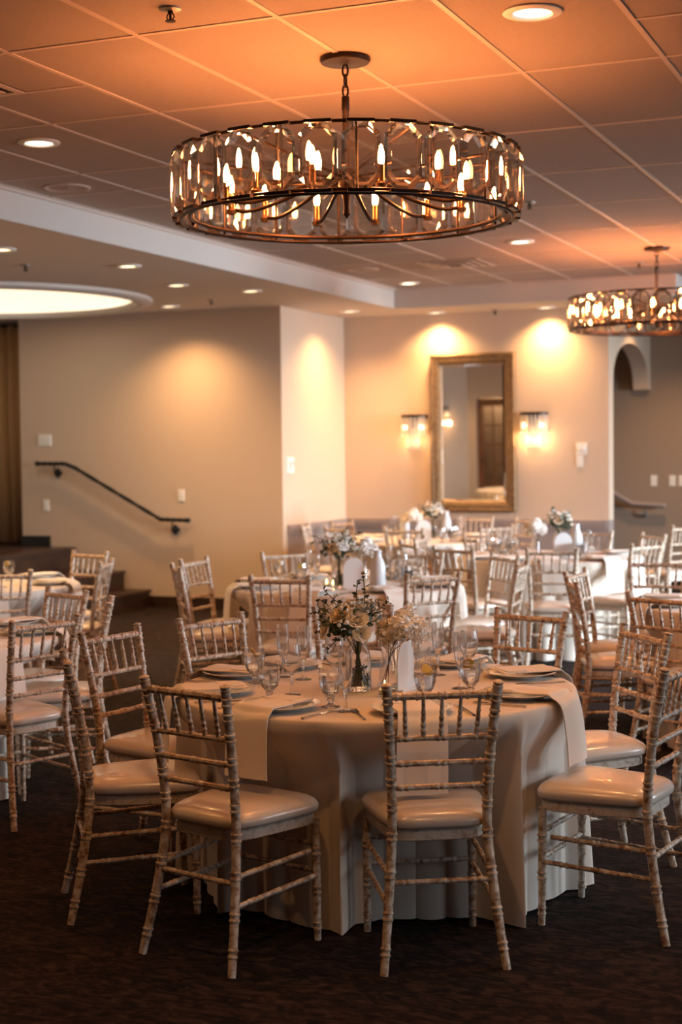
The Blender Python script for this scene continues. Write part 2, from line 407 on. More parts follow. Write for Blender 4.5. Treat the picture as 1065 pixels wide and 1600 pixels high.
# ------------------------------------------------------------------ ceiling fittings
def downlight(loc, label, r=.075, m='lamp', group='recessed ceiling lights', glow=True):
    o = thing('downlight', label, 'ceiling light', loc, 0, group)
    MB().lathe([(r, 0), (r+.035, 0), (r+.037, -.006), (r+.028, -.010), (r+.004, -.012), (r-.004, -.004), (r-.006, .0)], 28, closed=True).build('trim_ring', M['white'], o)
    MB().lathe([(r-.002, -.0035), (.001, -.0045)], 28).build('lamp_lens', M[m], o)
    return o
DL_MAIN = [((831, 18), 'large round recessed light in the tiled ceiling, right above the big chandelier'),
           ((61, 222), 'round recessed light in the tiled ceiling, left of the big chandelier'),
           ((813, 377), 'round recessed light in the tiled ceiling beyond the big chandelier, by the orange glow'),
           ((638, 442), 'round recessed light in the tiled ceiling nearest the inner soffit corner')]
spots = []
for (px, lab) in DL_MAIN:
    p = at_z(*px, ZC); downlight(p, lab); spots.append((p, 'main'))
DL_LOW = [((200, 415), 'recessed light in the plaster ceiling, between dome and soffit, nearest the soffit'),
          ((276, 445), 'small recessed light in the plaster ceiling, right of the lit dome'),
          ((264, 478), 'recessed light in the plaster ceiling close to the stair wall'),
          ((392, 454), 'recessed light in the plaster ceiling above the outside wall corner'),
          ((546, 486), 'recessed light in the soffit washing the pale side wall'),
          ((680, 488), 'recessed light in the soffit above the left half of the mirror'),
          ((852, 480), 'recessed light in the soffit above the right wall sconce'),
          ((2, 389), 'recessed light in the plaster ceiling cut by the left picture edge')]
for (px, lab) in DL_LOW:
    p = at_z(*px, ZL); downlight(p, lab, .07, 'lamp_low', 'recessed plaster ceiling lights'); spots.append((p, lab))
def sprinkler(loc, label):
    o = thing('ceiling_sprinkler', label, 'sprinkler', loc, 0, 'fire sprinklers')
    MB().lathe([(.001, 0), (.042, 0), (.040, -.006), (.022, -.010), (.001, -.010)], 20).build('escutcheon', M['grey_metal'], o)
    b = MB().lathe([(.010, -.010), (.010, -.022), (.005, -.024), (.005, -.045), (.020, -.046), (.020, -.049), (.001, -.050)], 12)
    for s in (-1, 1): b.tube([(s*.010, 0, -.02), (s*.016, 0, -.032), (s*.006, 0, -.046)], .0028, 6)
    b.build('nozzle', M['bronze'], o)
for px, z, lab in (((266, 13), ZC, 'sprinkler head in the ceiling nearest us, upper left of chandelier canopy'), ((827, 316), ZC, 'sprinkler head in the tiled ceiling at the right rim of the big chandelier'), ((998, 410), ZC, 'sprinkler head in the tiled ceiling beside the smaller chandelier'),
                   ((40, 414), ZL, 'sprinkler head in the plaster ceiling above the lit dome'), ((330, 468), ZL, 'sprinkler head in the plaster ceiling above the stair wall'), ((773, 484), ZL, 'sprinkler head in the soffit above the mirror')):
    sprinkler(at_z(*px, z), lab)
for px, lab in (((105, 293), 'round flat ceiling speaker near the soffit, left of the big chandelier'), ((567, 421), 'round flat ceiling speaker below the big chandelier, near the soffit corner')):
    o = thing('ceiling_speaker', lab, 'speaker', at_z(*px, ZC), 0, 'ceiling speakers')
    MB().lathe([(.115, 0), (.145, 0), (.145, -.006), (.128, -.009), (.115, -.004)], 36, closed=True).build('rim', M['tbar'], o)
    MB().lathe([(.116, -.004), (.03, -.006), (.012, -.010), (.001, -.012)], 36).build('grille', M['tile'], o)
def vent(cx, cy, label, s=.29):
    o = thing('ceiling_vent', label, 'vent', (cx, cy, ZC), 0, 'square air diffusers')
    MB().box((-s, -s, -.006), (s, s, -.001)).build('backing', M['dark'], o, smooth=False)
    for k, w in enumerate((1, .78, .56, .34)):
        f = MB(); a = s*w; b = a-.035
        for (p, q) in (((-a, -a), (a, -b)), ((-a, b), (a, a)), ((-a, -b), (-b, b)), ((b, -b), (a, b))): f.box((p[0], p[1], -.010-.006*k), (q[0], q[1], -.006-.006*k))
        f.build('slat' if k else 'vent_frame', M['tbar'], o, smooth=False)
vent(-4.27, 12.86, 'square louvred air diffuser in the tiled ceiling before the back soffit')
vent(-4.27, 11.0, 'square louvred air diffuser in the ceiling, just below the big chandelier rim')
vent(-4.27, 5.55, 'square louvred air diffuser cut by the left picture edge')

# ------------------------------------------------------------------ chandeliers
def octo(w, h, c): return [(-w+c, -h), (w-c, -h), (w, -h+c), (w, h-c), (w-c, h), (-w+c, h), (-w, h-c), (-w, -h+c)]
def crystal_mesh():
    w, h, c, t = .073, .128, .046, .019
    layers = [(octo(w*.72, h*.80, c*.72), -t), (octo(w, h, c), -.004), (octo(w, h, c), .004), (octo(w*.72, h*.80, c*.72), t)]
    vs = [(x, y, z) for pts, y in layers for x, z in pts]; fs = [tuple(range(8))]
    for l in range(3):
        for i in range(8):
            j = (i+1) % 8; fs.append((l*8+j, l*8+i, (l+1)*8+i, (l+1)*8+j))
    fs.append(tuple(range(31, 23, -1)))
    return MB().add(vs, fs).mesh('crystal', M['crystal'], smooth=False)
CR = crystal_mesh()
CLIP = MB().box((-.052, -.010, -.006), (.052, .010, .006)).mesh('clip', M['bronze'], smooth=False)
ARM = MB().tube(spline([(.03, 0, .165), (.16, 0, .135), (.30, 0, .085), (.42, 0, .055), (.497, 0, .06)], 6), .0085, 8).mesh('arm', M['bronze'])
CUP = MB().lathe([(.001, .04), (.020, .045), (.024, .06), (.014, .068), (.0125, .075), (.0125, .135), (.001, .136)], 14, (.51, 0, 0)).mesh('candle_sleeve', M['brass'])
BULB = MB().lathe([(.001, .134), (.011, .138), (.0135, .155), (.0125, .18), (.006, .205), (.001, .212)], 12, (.51, 0, 0)).mesh('bulb', M['bulb'])
UPR = MB().tube([(0, 0, -.004), (0, 0, .26)], .0055, 6).mesh('upright', M['bronze'])
STRUT = MB().tube([(.02, 0, .17), (.69, 0, .262)], .006, 6).mesh('strut', M['bronze'])
def torus(mb, r, z, rr, n=72, m=8):
    prof = [(r+rr*cos(2*PI*k/m), z+rr*sin(2*PI*k/m)) for k in range(m)]
    return mb.lathe(prof, n, closed=True)
def chandelier(loc, label):
    # the group's origin sits on the ceiling; zb = bottom of the ring
    o = thing('chandelier', label, 'chandelier', loc, 0, 'ring chandeliers')
    zr = H+.962-ZC                                            # bottom of the crystals
    MB().lathe([(.001, 0), (.105, 0), (.107, -.012), (.100, -.024), (.04, -.028), (.001, -.03)], 32).build('canopy', M['bronze'], o)
    ch = MB()
    for k in range(3):
        z = -.055-.042*k; pts = []
        for i in range(13):
            a = 2*PI*i/12; u, v = .012*cos(a), .026*sin(a)
            pts.append((u, 0, z+v) if k % 2 == 0 else (0, u, z+v))
        ch.tube(pts, .0045, 6)
    ch.build('chain', M['bronze'], o)
    ztop = -.158
    MB().lathe([(.001, ztop), (.016, ztop-.005), (.017, ztop-.06), (.014, ztop-.065), (.014, zr+.21), (.03, zr+.205), (.034, zr+.19), (.034, zr+.14), (.02, zr+.115), (.012, zr+.05), (.016, zr+.02), (.001, zr+.0)], 18).build('hub', M['bronze'], o)
    for r, z, rr in ((.692, .262, .007), (.692, -.006, .007), (.655, .012, .009)): torus(MB(), r, zr+z, rr).build('ring', M['bronze'], o)
    for k in range(14):
        a = 2*PI*(k+.5)/14; inst('upright', UPR, o, (.668*cos(a), .668*sin(a), zr))
    for k in range(6):
        inst('strut', STRUT, o, (0, 0, zr), (0, 0, 2*PI*k/6+.26))
    for k in range(28):
        a = 2*PI*k/28+.02; c = inst('crystal', CR, o, (.718*cos(a), .718*sin(a), zr+.128), (0, 0, a-PI/2)); inst('clip', CLIP, c, (0, 0, .130)); inst('clip', CLIP, c, (0, 0, -.130))
    for k in range(12):
        a = 2*PI*k/12 + YAW + R_(15); A = inst('arm', ARM, o, (0, 0, zr), (0, 0, a)); s = inst('candle_sleeve', CUP, A); b = inst('bulb', BULB, A)
    return o
chandelier((gx0+2*tw, 5.907, ZC), 'big ring chandelier of clear cut crystals on dark bronze frame, nearest us')
chandelier((gx0+2*tw, 12.63, ZC), 'smaller-looking crystal ring chandelier farther back, cut by the right picture edge')

# ------------------------------------------------------------------ wall things
# mirror
MW, MH = .945, 1.69; mo = thing('wall_mirror', 'tall mirror in an antique gilt frame hanging on the back wall', 'mirror', (-4.933, Y_BACK-.025, H-.70), 0); mo.rotation_euler = (R_(1.0), 0, 0)
def frame_ring(w, h, prof):           # mitred frame: profile (inset, depth)
    mb = MB(); k = len(prof); vs = []
    for d, y in prof: vs += [(-w/2+d, -y, d), (w/2-d, -y, d), (w/2-d, -y, h-d), (-w/2+d, -y, h-d)]
    fs = []
    for j in range(k-1):
        for i in range(4):
            i2 = (i+1) % 4; fs.append((j*4+i, j*4+i2, (j+1)*4+i2, (j+1)*4+i))
    return mb.add(vs, fs)
frame_ring(MW, MH, [(0, -.02), (0, .02), (.012, .034), (.03, .036), (.036, .028), (.075, .032), (.082, .024), (.095, .028), (.112, .014), (.118, 0)]).build('frame', M['gold'], mo, angle=20)
MB().box((-MW/2+.115, -.004, .115), (MW/2-.115, .004, MH-.115)).build('mirror_glass', M['mirror'], mo, smooth=False)
frame_ring(MW-.23, MH-.23, [(0, .0045), (.022, .0085), (.0225, .0041)]).build('bevel', M['mirror'], mo, smooth=False, loc=(0, 0, .115))
# sconces
ROD = MB().tube([(0, 0, 0), (0, 0, -.19), (0, 0, -.205)], [.0095, .0095, .002], 6).mesh('glass_rod', M['rod'], smooth=False)
ROD2 = MB().tube([(0, 0, 0), (0, 0, -.30), (0, 0, -.315)], [.0095, .0095, .002], 6).mesh('glass_rod', M['rod'], smooth=False)
SBULB = MB().ball((0, 0, 0), .019, 12, 8, (1, 1, 1.5)).mesh('bulb', M['sconce_bulb'])
def sconce(loc, rz, label, e):
    o = thing('wall_sconce', label, 'wall light', loc, rz, 'crystal wall sconces')
    n = 20; mb = MB(); prof = [(.152*cos(PI*i/n), -.115*sin(PI*i/n)) for i in range(n+1)]
    vs = [(x, y, 0) for x, y in prof]+[(x, y, .028) for x, y in prof]; k = n+1
    fs = [(i, i+1, k+i+1, k+i) for i in range(n)]+[tuple(range(n, -1, -1)), tuple(range(k, 2*k)), (n, 0, k, 2*k-1)]
    mb.add(vs, fs).build('top_band', M['bronze'], o, smooth=False)
    MB().box((-.05, -.012, -.12), (.05, 0, 0)).build('backplate', M['bronze'], o, smooth=False)
    for i in range(11):
        a = PI*(i+.5)/11; inst('glass_rod', ROD, o, (.142*cos(a), -.012-.098*sin(a), .001))
    for i in range(6):
        a = PI*(i+.5)/6; inst('glass_rod', ROD2, o, (.07*cos(a), -.014-.055*sin(a), -.04))
    for s in (-1, 1):
        b = inst('bulb', SBULB, o, (s*.095, -.05, -.11))
        l = bpy.data.lights.new('sconce_light', 'POINT'); l.energy = e; l.color = (1, .60, .28); l.shadow_soft_size = .03
        lo = bpy.data.objects.new('sconce_light', l); C.objects.link(lo); lo.parent = o; lo.location = (s*.085, -.11, -.26)
    return o
sconce((-5.607, Y_BACK, H+.322), 0, 'crystal rod wall sconce to the left of the mirror', 1.2)
sconce((-4.272, Y_BACK, H+.325), 0, 'brighter crystal rod wall sconce to the right of the mirror', 3)
# sconce seen in the mirror, on the angled wall
_aw = Vector((-8.36, YM, 0)); _ad = Vector((-sin(R_(30)), cos(R_(30)), 0))
sc = sconce(_aw+_ad*.62+Vector((0, 0, 1.98)), R_(30)+PI/2, 'crystal rod sconce seen only reflected in the mirror', 3)
# glazed door seen in the mirror
do = thing('glazed_door', 'brown wooden glazed door seen reflected in the mirror', 'door', (-7.91, YM-.07, 0), 0)
f = MB(); dw = .285
for (a, b) in (((-dw, 0), (-dw+.10, 2.13)), ((dw-.10, 0), (dw, 2.13)), ((-dw+.10, 2.0), (dw-.10, 2.13)), ((-dw+.10, 0), (dw-.10, .28))): f.box((a[0], -.022, a[1]), (b[0], .022, b[1]))
for k in range(1, 5): f.box((-dw+.10, -.014, .28+k*.344-.012), (dw-.10, .014, .28+k*.344+.012))
f.box((-.01, -.013, .28), (.01, .013, 2.0))
f.build('leaf', M['brownwood'], do, smooth=False)
MB().box((-dw+.10, -.003, .28), (dw-.10, .003, 2.0)).build('pane', M['thin'], do, smooth=False)
MB().tube([(-.23, .02, 1.05), (-.23, .07, 1.05), (-.13, .07, 1.05)], .011, 8).build('handle', M['iron'], do)
# switch plates
def plate(loc, rz, label, cat='switch plate', gangs=1, kind='switch', w=None, h=.125):
    o = thing('switch_plate' if kind != 'thermostat' else 'thermostat', label, cat, loc, rz)
    w = w or (.075+.046*(gangs-1))
    mb = MB(); mb.box((-w/2, -.005, -h/2), (w/2, 0, h/2)); mb.box((-w/2+.004, -.008, -h/2+.004), (w/2-.004, -.005, h/2-.004)); mb.build('cover', M['plastic'], o, smooth=False)
    for g_ in range(gangs):
        x = (g_-(gangs-1)/2)*.046
        if kind == 'thermostat':
            MB().box((-.035, -.030, -.03), (.03, -.008, .05)).build('body', M['white'], o, smooth=False); MB().box((-.005, -.031, .0), (.022, -.030, .035)).build('screen', M['grey_metal'], o, smooth=False)
        elif kind == 'dial': MB().box((x-.017, -.011, -.035), (x+.017, -.008, .035)).build('rocker', M['white'], o, smooth=False); MB().ball((x, -.013, 0), .012, 10, 6).build('knob', M['white'], o)
        else: MB().box((x-.017, -.0105, -.034), (x+.017, -.008, .034)).build('rocker', M['white'], o, smooth=False)
    return o
ys_ = Y_STAIR
p = at_y(70, 688, ys_); plate(p, 0, 'wide triple switch plate high on the stair wall by the curtain', gangs=3)
p = at_y(72, 790, ys_); plate(p, 0, 'single switch plate on the stair wall below the upper handrail end', gangs=1)
p = at_y(283, 774, ys_); plate(p, 0, 'single switch plate on the stair wall above the lower handrail end', gangs=1)
r = ray(453, 727); p = EYE + r*(X_SIDE/r.x); plate(p, PI/2, 'white thermostat on the pale side wall', 'thermostat', 1, 'thermostat', w=.17, h=.16)
p = at_y(908, 701, Y_BACK); plate(p, 0, 'square double plate on the back wall, right of the sconce', gangs=2, kind='dial')
p = at_y(905, 720.5, Y_BACK); plate(p, 0, 'single switch plate on the back wall below a square double plate', gangs=1)
for px, lab in (((1021, 751), 'switch plate on the taupe alcove wall, first from the arch'), ((1050, 751), 'switch plate on the taupe alcove wall, second from the arch'), ((1065, 751), 'switch plate on the taupe alcove wall, third from the arch')):
    plate(at_y(*px, Y_ARCH), 0, lab, gangs=1)
# wrought iron handrail
ho = thing('handrail', 'black twisted wrought iron handrail on the stair wall', 'handrail', (0, 0, 0))
pts = [at_y(*q, Y_STAIR) for q in ((65, 724.5), (108, 724.5), (124, 731), (257, 811), (300, 812.5))]
for q in pts: q.y = Y_STAIR-.085
path = []
for q0, q1 in zip(pts, pts[1:]): path += [q0.lerp(q1, k/14) for k in range(14)]
path.append(pts[-1]); mb = MB()
mb.tube(path, [.021+.0035*sin(i*2.1) for i in range(len(path))], 8); mb.ball(path[0], .028); mb.ball(path[-1], .028); mb.build('rail', M['iron'], ho)
for px in ((91.5, 739), (275, 827)):
    c = at_y(*px, Y_STAIR); b = MB(); c.y = Y_STAIR-.012
    for a in range(4): b.ball((c.x+.030*cos(a*PI/2), c.y, c.z+.030*sin(a*PI/2)), .024, 10, 6, (1, .45, 1))
    b.ball((c.x, c.y-.006, c.z), .02, 10, 6)
    b.tube([(c.x, c.y, c.z), (c.x, c.y-.06, c.z+.005), (c.x, c.y-.073, c.z+.08)], .009, 6); b.build('bracket', M['iron'], ho)
ho = thing('wooden_handrail', 'taupe painted handrail on the alcove wall beyond the arch', 'handrail', (0, 0, 0))
pts = [at_y(*q, Y_ARCH) for q in ((930, 752), (958, 769), (990, 787), (1038, 789.5))]
for q in pts: q.y = Y_ARCH-.09
b = MB().tube(pts, .030, 10); b.ball(pts[-1], .032); b.build('rail', M['white'] if False else M['wainscot'], ho)
c = at_y(1010, 798, Y_ARCH); MB().tube([(c.x, Y_ARCH, c.z-.06), (c.x, Y_ARCH-.07, c.z-.05), (c.x, Y_ARCH-.09, c.z+.03)], .012, 8).lathe([(.001, 0), (.035, 0), (.03, .01), (.001, .012)], 12, (c.x, Y_ARCH-.02, c.z-.07)).build('bracket', M['grey_metal'], ho)
# ------------------------------------------------------------------ chiavari chair
def seat_outline(grow, n=48):
    """rounded trapezoid, front (+y) wider"""
    out = []
    for i in range(n):
        a = 2*PI*i/n; c, s = cos(a), sin(a); k = 2/5.0
        x = abs(c)**k*(1 if c >= 0 else -1); y = abs(s)**k*(1 if s >= 0 else -1)
        out.append((x*(.178+.026*y+grow), y*(.192+grow)))
    return out
def stack(levels, n=48):
    vs = []; fs = []
    for g_, z in levels: vs += [(x, y, z) for x, y in seat_outline(g_, n)]
    k = len(levels)
    for j in range(k-1):
        for i in range(n): fs.append((j*n+i, j*n+(i+1) % n, (j+1)*n+(i+1) % n, (j+1)*n+i))
    fs.append(tuple(range(n-1, -1, -1))); fs.append(tuple((k-1)*n+i for i in range(n)))
    return MB().add(vs, fs)
def post_path(s): return [(s*.196, -.275, 0), (s*.173, -.230, .20), (s*.155, -.199, .40), (s*.154, -.201, .54), (s*.163, -.228, .73), (s*.176, -.262, ZF-.022)]
_sp = {s: spline(post_path(s), 30) for s in (-1, 1)}
def post_at(s, z): return min(_sp[s], key=lambda p: abs(p.z-z))
def chair_parts():
    P = []
    fin = ((.002, .0165), (.006, .0175), (.009, .012), (.013, .0165), (.018, .0175), (.0215, .012), (.0225, .003))
    for s in (-1, 1):
        P.append(('back_post', turned(MB(), post_path(s), .0148, (.08, .20, .34, .47, .575, .665, .745, .83, .905, .962), 10, lambda t: .0135+.0025*min(1, t*4)-.001*t, fin).mesh('back_post', M['lime'])))
    for s in (-1, 1):
        P.append(('leg', turned(MB(), [(s*.183, .172, 0), (s*.181, .168, .41)], .0148, (.12, .42, .74), 10, lambda t: .0120+.003*min(1, t*2)).mesh('leg', M['lime'])))
    for k, (z, r) in enumerate(((ZF-.042, .0122), (.735, .0098), (.655, .0098), (.575, .0098))):
        a, b = post_at(-1, z), post_at(1, z)
        P.append(('back_rail', turned(MB(), [a, b], r, (.13, .5, .87) if k else (.11, .30, .5, .70, .89), 8).mesh('back_rail', M['lime'])))
    for i in range(5):
        t = .155+.1725*i; a = post_at(-1, ZF-.042).lerp(post_at(1, ZF-.042), t); b = post_at(-1, .735).lerp(post_at(1, .735), t)
        P.append(('spindle', turned(MB(), [b, a], .008, (.25, .55), 8, lambda q: .0085-.0032*q).mesh('spindle', M['lime'])))
    P.append(('seat_frame', stack([(-.006, .398), (0, .402), (0, .430), (-.006, .434)]).mesh('seat_frame', M['lime_pale'])))
    P.append(('cushion', stack([(-.02, .4345), (.000, .4355), (.004, .441), (.011, .443), (.014, .449), (.014, .456), (.015, .461), (.012, .468), (.006, .478), (-.008, .487), (-.035, .495), (-.08, .4995), (-.11, .5005)]).mesh('cushion', M['vinyl'], angle=60)))
    for s in (-1, 1):
        for z in (.295, .205):
            a = post_at(s, z); P.append(('stretcher', turned(MB(), [a, (s*.182, .17, z+.015)], .0088, (.2, .5, .8), 8).mesh('stretcher', M['lime'])))
    for z in (.275,): P.append(('stretcher', turned(MB(), [post_at(-1, z), post_at(1, z)], .0088, (.15, .5, .85), 8).mesh('stretcher', M['lime'])))
    for z in (.325, .235): P.append(('stretcher', turned(MB(), [(-.182, .17, z), (.182, .17, z)], .0088, (.15, .5, .85), 8).mesh('stretcher', M['lime'])))
    return P
CHAIR = chair_parts()
def chair(mid, face, label, group):
    f = Vector((cos(face), sin(face), 0)); p = Vector((mid.x, mid.y, 0))+f*.262
    o = thing('chiavari_chair', label, 'chair', p, face-PI/2, group)
    for nm, me in CHAIR: inst(nm, me, o)
    return o

# ------------------------------------------------------------------ tables
def cloth(cx, cy, seed, label, seats):
    """round floor-length cloth falling in flutes; seats pushed under the table press it inwards.
    seats: (angle of the chair seen from the table centre, facing, distance of its back)"""
    rnd = random.Random(seed); n = 600; rows = 34; R0 = .752
    p1, p2, p3, p4 = (rnd.uniform(0, 2*PI) for _ in range(4)); nf = 13
    def flute(a):
        w = nf*a+.55*sin(3*a+p1)+.40*sin(5*a+p2)+.16*sin(8*a+p3)
        return abs(sin(w))**.6, .75+.35*sin(4*a+p4)*sin(7*a+p1)
    fl = [flute(2*PI*i/n) for i in range(n)]
    vs = [(0, 0, ZT)]; fs = []
    for r in (.2, .4, .6, .70, .735, .748, .754):
        for i in range(n): a = 2*PI*i/n; vs.append((r*cos(a), r*sin(a), ZT-(.006 if r > .75 else .0022 if r > .74 else .0004 if r > .73 else 0)))
    sm = lambda x: 0 if x <= 0 else 1 if x >= 1 else x*x*(3-2*x)
    for j in range(1, rows+1):
        t = j/rows; z = ZT-.006-(ZT-.012)*t**1.15
        for i in range(n):
            a = 2*PI*i/n; f, k = fl[i]
            r = R0+.006*min(1, t*12)+.034*t; fold = k*(f-.45)*(.020*min(1, t*7)+.085*t**.9)
            for sa, sf, sd in seats:
                q = (a-sa+PI) % (2*PI)-PI
                if abs(q) < 1.0:
                    px, py = cx+r*cos(a), cy+r*sin(a)                 # point in the chair's own frame
                    bx, by = cx+sd*cos(sa), cy+sd*sin(sa)
                    u = (px-bx)*cos(sf)+(py-by)*sin(sf); v = -(px-bx)*sin(sf)+(py-by)*cos(sf)
                    need = (.262+.215+.038-u)/max(.5, -cos(a-sf))                              # how far the seat front is past the cloth
                    if need > 0:
                        rf = r-need; v = -(cx+rf*cos(a)-bx)*sin(sf)+(cy+rf*sin(a)-by)*cos(sf)
                        g_ = sm((.258-abs(v))/.05)*sm((.735-z)/.20)
                        r -= need*g_; fold *= 1-.7*g_
            r = max(r+fold, .30, 0 if t > .3 else R0+.002 if r > R0 else 0)
            zz = z+.008*max(0, sin(7*a+seed))*t**6
            vs.append((r*cos(a), r*sin(a), max(.005, zz)))
    for i in range(n): fs.append((0, 1+i, 1+(i+1) % n))
    tot = 7+rows
    for j in range(tot-1):
        for i in range(n):
            i2 = (i+1) % n; fs.append((1+j*n+i, 1+(j+1)*n+i, 1+(j+1)*n+i2, 1+j*n+i2))
    o = MB().add(vs, fs).build('tablecloth', M['cloth'], angle=80); o.location = (cx, cy, 0)
    return tag(o, label, 'tablecloth', 'round table cloths')
# tableware meshes
PLATE = MB().lathe([(.001, .004), (.075, .004), (.078, 0), (.084, 0), (.088, .006), (.11, .013), (.140, .021), (.142, .023), (.140, .0245), (.11, .0165), (.086, .0095), (.001, .009)], 48).mesh('plate', M['plate'], angle=60)
def napkin_mesh(hang, skew, w=.078):
    path = [(-.10, .0265), (-.02, .028), (.06, .0275), (.115, .0285), (.140, .026), (.158, .011), (.172, .003), (.183, -.014), (.191, -.05), (.197, -.10), (.202, -.16), (.205, -hang)]
    path = spline([(p[0], 0, p[1]) for p in path], 3); nx = 10; vs = []; fs = []
    for j, p in enumerate(path):
        for i in range(nx+1):
            u = i/nx*2-1; d = j/len(path)
            vs.append((u*w*(1+.14*d)+skew*max(0, d-.35), -p.x-.006*max(0, d-.6)*sin(u*4+1), p.z+(.0035*(1-abs(u)) if d < .4 else 0)+.003*sin(u*3+j*.3)*min(1, d*2)*(d < .6)))
    k = nx+1
    for j in range(len(path)-1):
        for i in range(nx): fs.append((j*k+i, j*k+i+1, (j+1)*k+i+1, (j+1)*k+i))
    top = [Vector(v) for v in vs]; m2 = len(vs)
    vs2 = [(v.x, v.y+(.0 if i//k < 18 else -.004), v.z+(.004 if i//k < 18 else .0)) for i, v in enumerate(top)]
    allv = vs+vs2; allf = [tuple(reversed(f)) for f in fs]+[tuple(i+m2 for i in f) for f in fs]
    nr = len(path)
    for j in range(nr-1):
        for i in (0, nx):
            a, b = j*k+i, (j+1)*k+i; allf.append((a, b, b+m2, a+m2) if i == 0 else (b, a, a+m2, b+m2))
    for i in range(nx):
        a, b = i, i+1; allf.append((b, a, a+m2, b+m2)); a, b = (nr-1)*k+i, (nr-1)*k+i+1; allf.append((a, b, b+m2, a+m2))
    mb = MB().add(allv, allf)
    # the folded-over end lying in the plate
    mb.box((-w*.9, .0, .0325), (w*.72, .085, .0355))
    return mb.mesh('napkin', M['napkin'], angle=50)
NAPS = [napkin_mesh(.235, -.03), napkin_mesh(.20, .02), napkin_mesh(.22, .045)]
KNIFE = MB().add(*(lambda b: (b.v, b.f))(MB().box((-.005, -.115, 0), (.005, -.01, .005)).box((-.009, -.01, .0), (.009, .115, .0022)))).mesh('knife', M['silver'], smooth=False)
_fk = MB().box((-.004, -.10, 0), (.004, .03, .004)).box((-.011, .03, .001), (.011, .05, .004))
for i in range(4): _fk.box((-.011+.0063*i, .05, .002), (-.0078+.0063*i, .10, .005))
FORK = _fk.mesh('fork', M['silver'], smooth=False)
GOB = MB().lathe([(.001, 0), (.034, 0), (.034, .003), (.013, .009), (.009, .014), (.0105, .021), (.015, .025), (.011, .030), (.018, .037), (.031, .053), (.0395, .078), (.041, .100), (.0395, .120), (.0375, .138), (.0355, .138), (.0375, .120), (.039, .100), (.0375, .080), (.029, .057), (.016, .042), (.001, .039)], 11).mesh('goblet', M['glass'], angle=20)
GWAT = MB().lathe([(.001, .041), (.015, .0435), (.028, .058), (.0363, .080), (.038, .100), (.037, .114), (.001, .114)], 11).mesh('water', M['water'], angle=20)
LEM = MB().lathe([(.001, -.002), (.020, -.002), (.021, 0), (.020, .002), (.001, .002)], 16).mesh('lemon_slice', M['lemon'])
FLU = MB().lathe([(.001, 0), (.032, 0), (.032, .002), (.008, .008), (.0045, .02), (.0045, .055), (.007, .062), (.006, .068), (.012, .080), (.020, .105), (.0245, .140), (.0245, .175), (.0225, .208), (.0212, .208), (.0232, .175), (.0232, .140), (.0185, .107), (.010, .085), (.001, .080)], 18).mesh('flute', M['glass'], angle=40)
WINE = MB().lathe([(.001, 0), (.034, 0), (.034, .002), (.008, .008), (.005, .02), (.005, .070), (.009, .076), (.020, .084), (.032, .105), (.036, .130), (.034, .160), (.030, .185), (.0287, .185), (.0327, .160), (.0347, .130), (.0305, .107), (.0185, .088), (.001, .082)], 18).mesh('wine_glass', M['glass'], angle=40)
TUM = MB().lathe([(.001, 0), (.026, 0), (.030, .04), (.031, .125), (.0296, .125), (.0286, .04), (.025, .008), (.001, .008)], 14).mesh('tumbler', M['glass'], angle=40)
def goblet(p, label, group, lemon=True):
    o = thing('water_goblet', label, 'glass', (p.x, p.y, ZT+.001), random.uniform(0, 6), group)
    inst('bowl', GOB, o); inst('water', GWAT, o)
    if lemon: inst('lemon_slice', LEM, o, (.008, .004, .118), (R_(62), 0, .4))
    return o
def simple(me, name, p, label, cat, group, rz=0, z=.001, rot=None):
    o = inst(name, me, None, (p.x, p.y, ZT+z), rot or (0, 0, rz)); return tag(o, label, cat, group)
BOT = MB().lathe([(.001, 0), (.044, 0), (.048, .006), (.048, .115), (.044, .140), (.030, .168), (.024, .185), (.023, .200), (.026, .206), (.026, .214), (.0235, .214), (.0225, .206), (.0205, .198), (.022, .184), (.028, .166), (.0415, .139), (.0455, .115), (.0455, .012), (.001, .010)], 24)
BOTTLE = BOT.mesh('bottle', M['glass'], angle=50); CARAFE = BOT.mesh('carafe', M['frost'], angle=50)
BOTW = MB().lathe([(.001, .011), (.0448, .013), (.0448, .070), (.001, .070)], 24).mesh('water', M['water'])
BUD = MB().lathe([(.001, 0), (.032, 0), (.036, .006), (.036, .03), (.030, .08), (.024, .125), (.026, .150), (.030, .160), (.0285, .160), (.0245, .150), (.0222, .125), (.0283, .08), (.0337, .03), (.0335, .012), (.001, .010)], 20).mesh('bud_vase', M['glass'], angle=50)
CYL = MB().lathe([(.001, 0), (.034, 0), (.036, .004), (.036, .245), (.0342, .245), (.0342, .010), (.001, .010)], 24).mesh('cylinder', M['glass'], angle=50)
def arch_sign(p, rz, label, s=1.0):
    w, h, t = .062*s, .175*s, .003; n = 16; pts = [(-w, 0), (w, 0)]+[(w*cos(PI*i/n), h-w*1.25+w*1.25*sin(PI*i/n)) for i in range(n+1)]
    k = len(pts); vs = [(x, -t, z) for x, z in pts]+[(x, t, z) for x, z in pts]; fs = [tuple(range(k)), tuple(range(2*k-1, k-1, -1))]+[((i+1) % k, i, k+i, k+(i+1) % k) for i in range(k)]
    o = thing('table_sign', label, 'sign', (p.x, p.y, ZT+.001), rz, 'arched table signs')
    MB().add(vs, fs).build('panel', M['acrylic'], o, smooth=False, loc=(0, 0, .008))
    MB().box((-w*.8, -.018, 0), (w*.8, .018, .009)).build('foot', M['acrylic'], o, smooth=False)
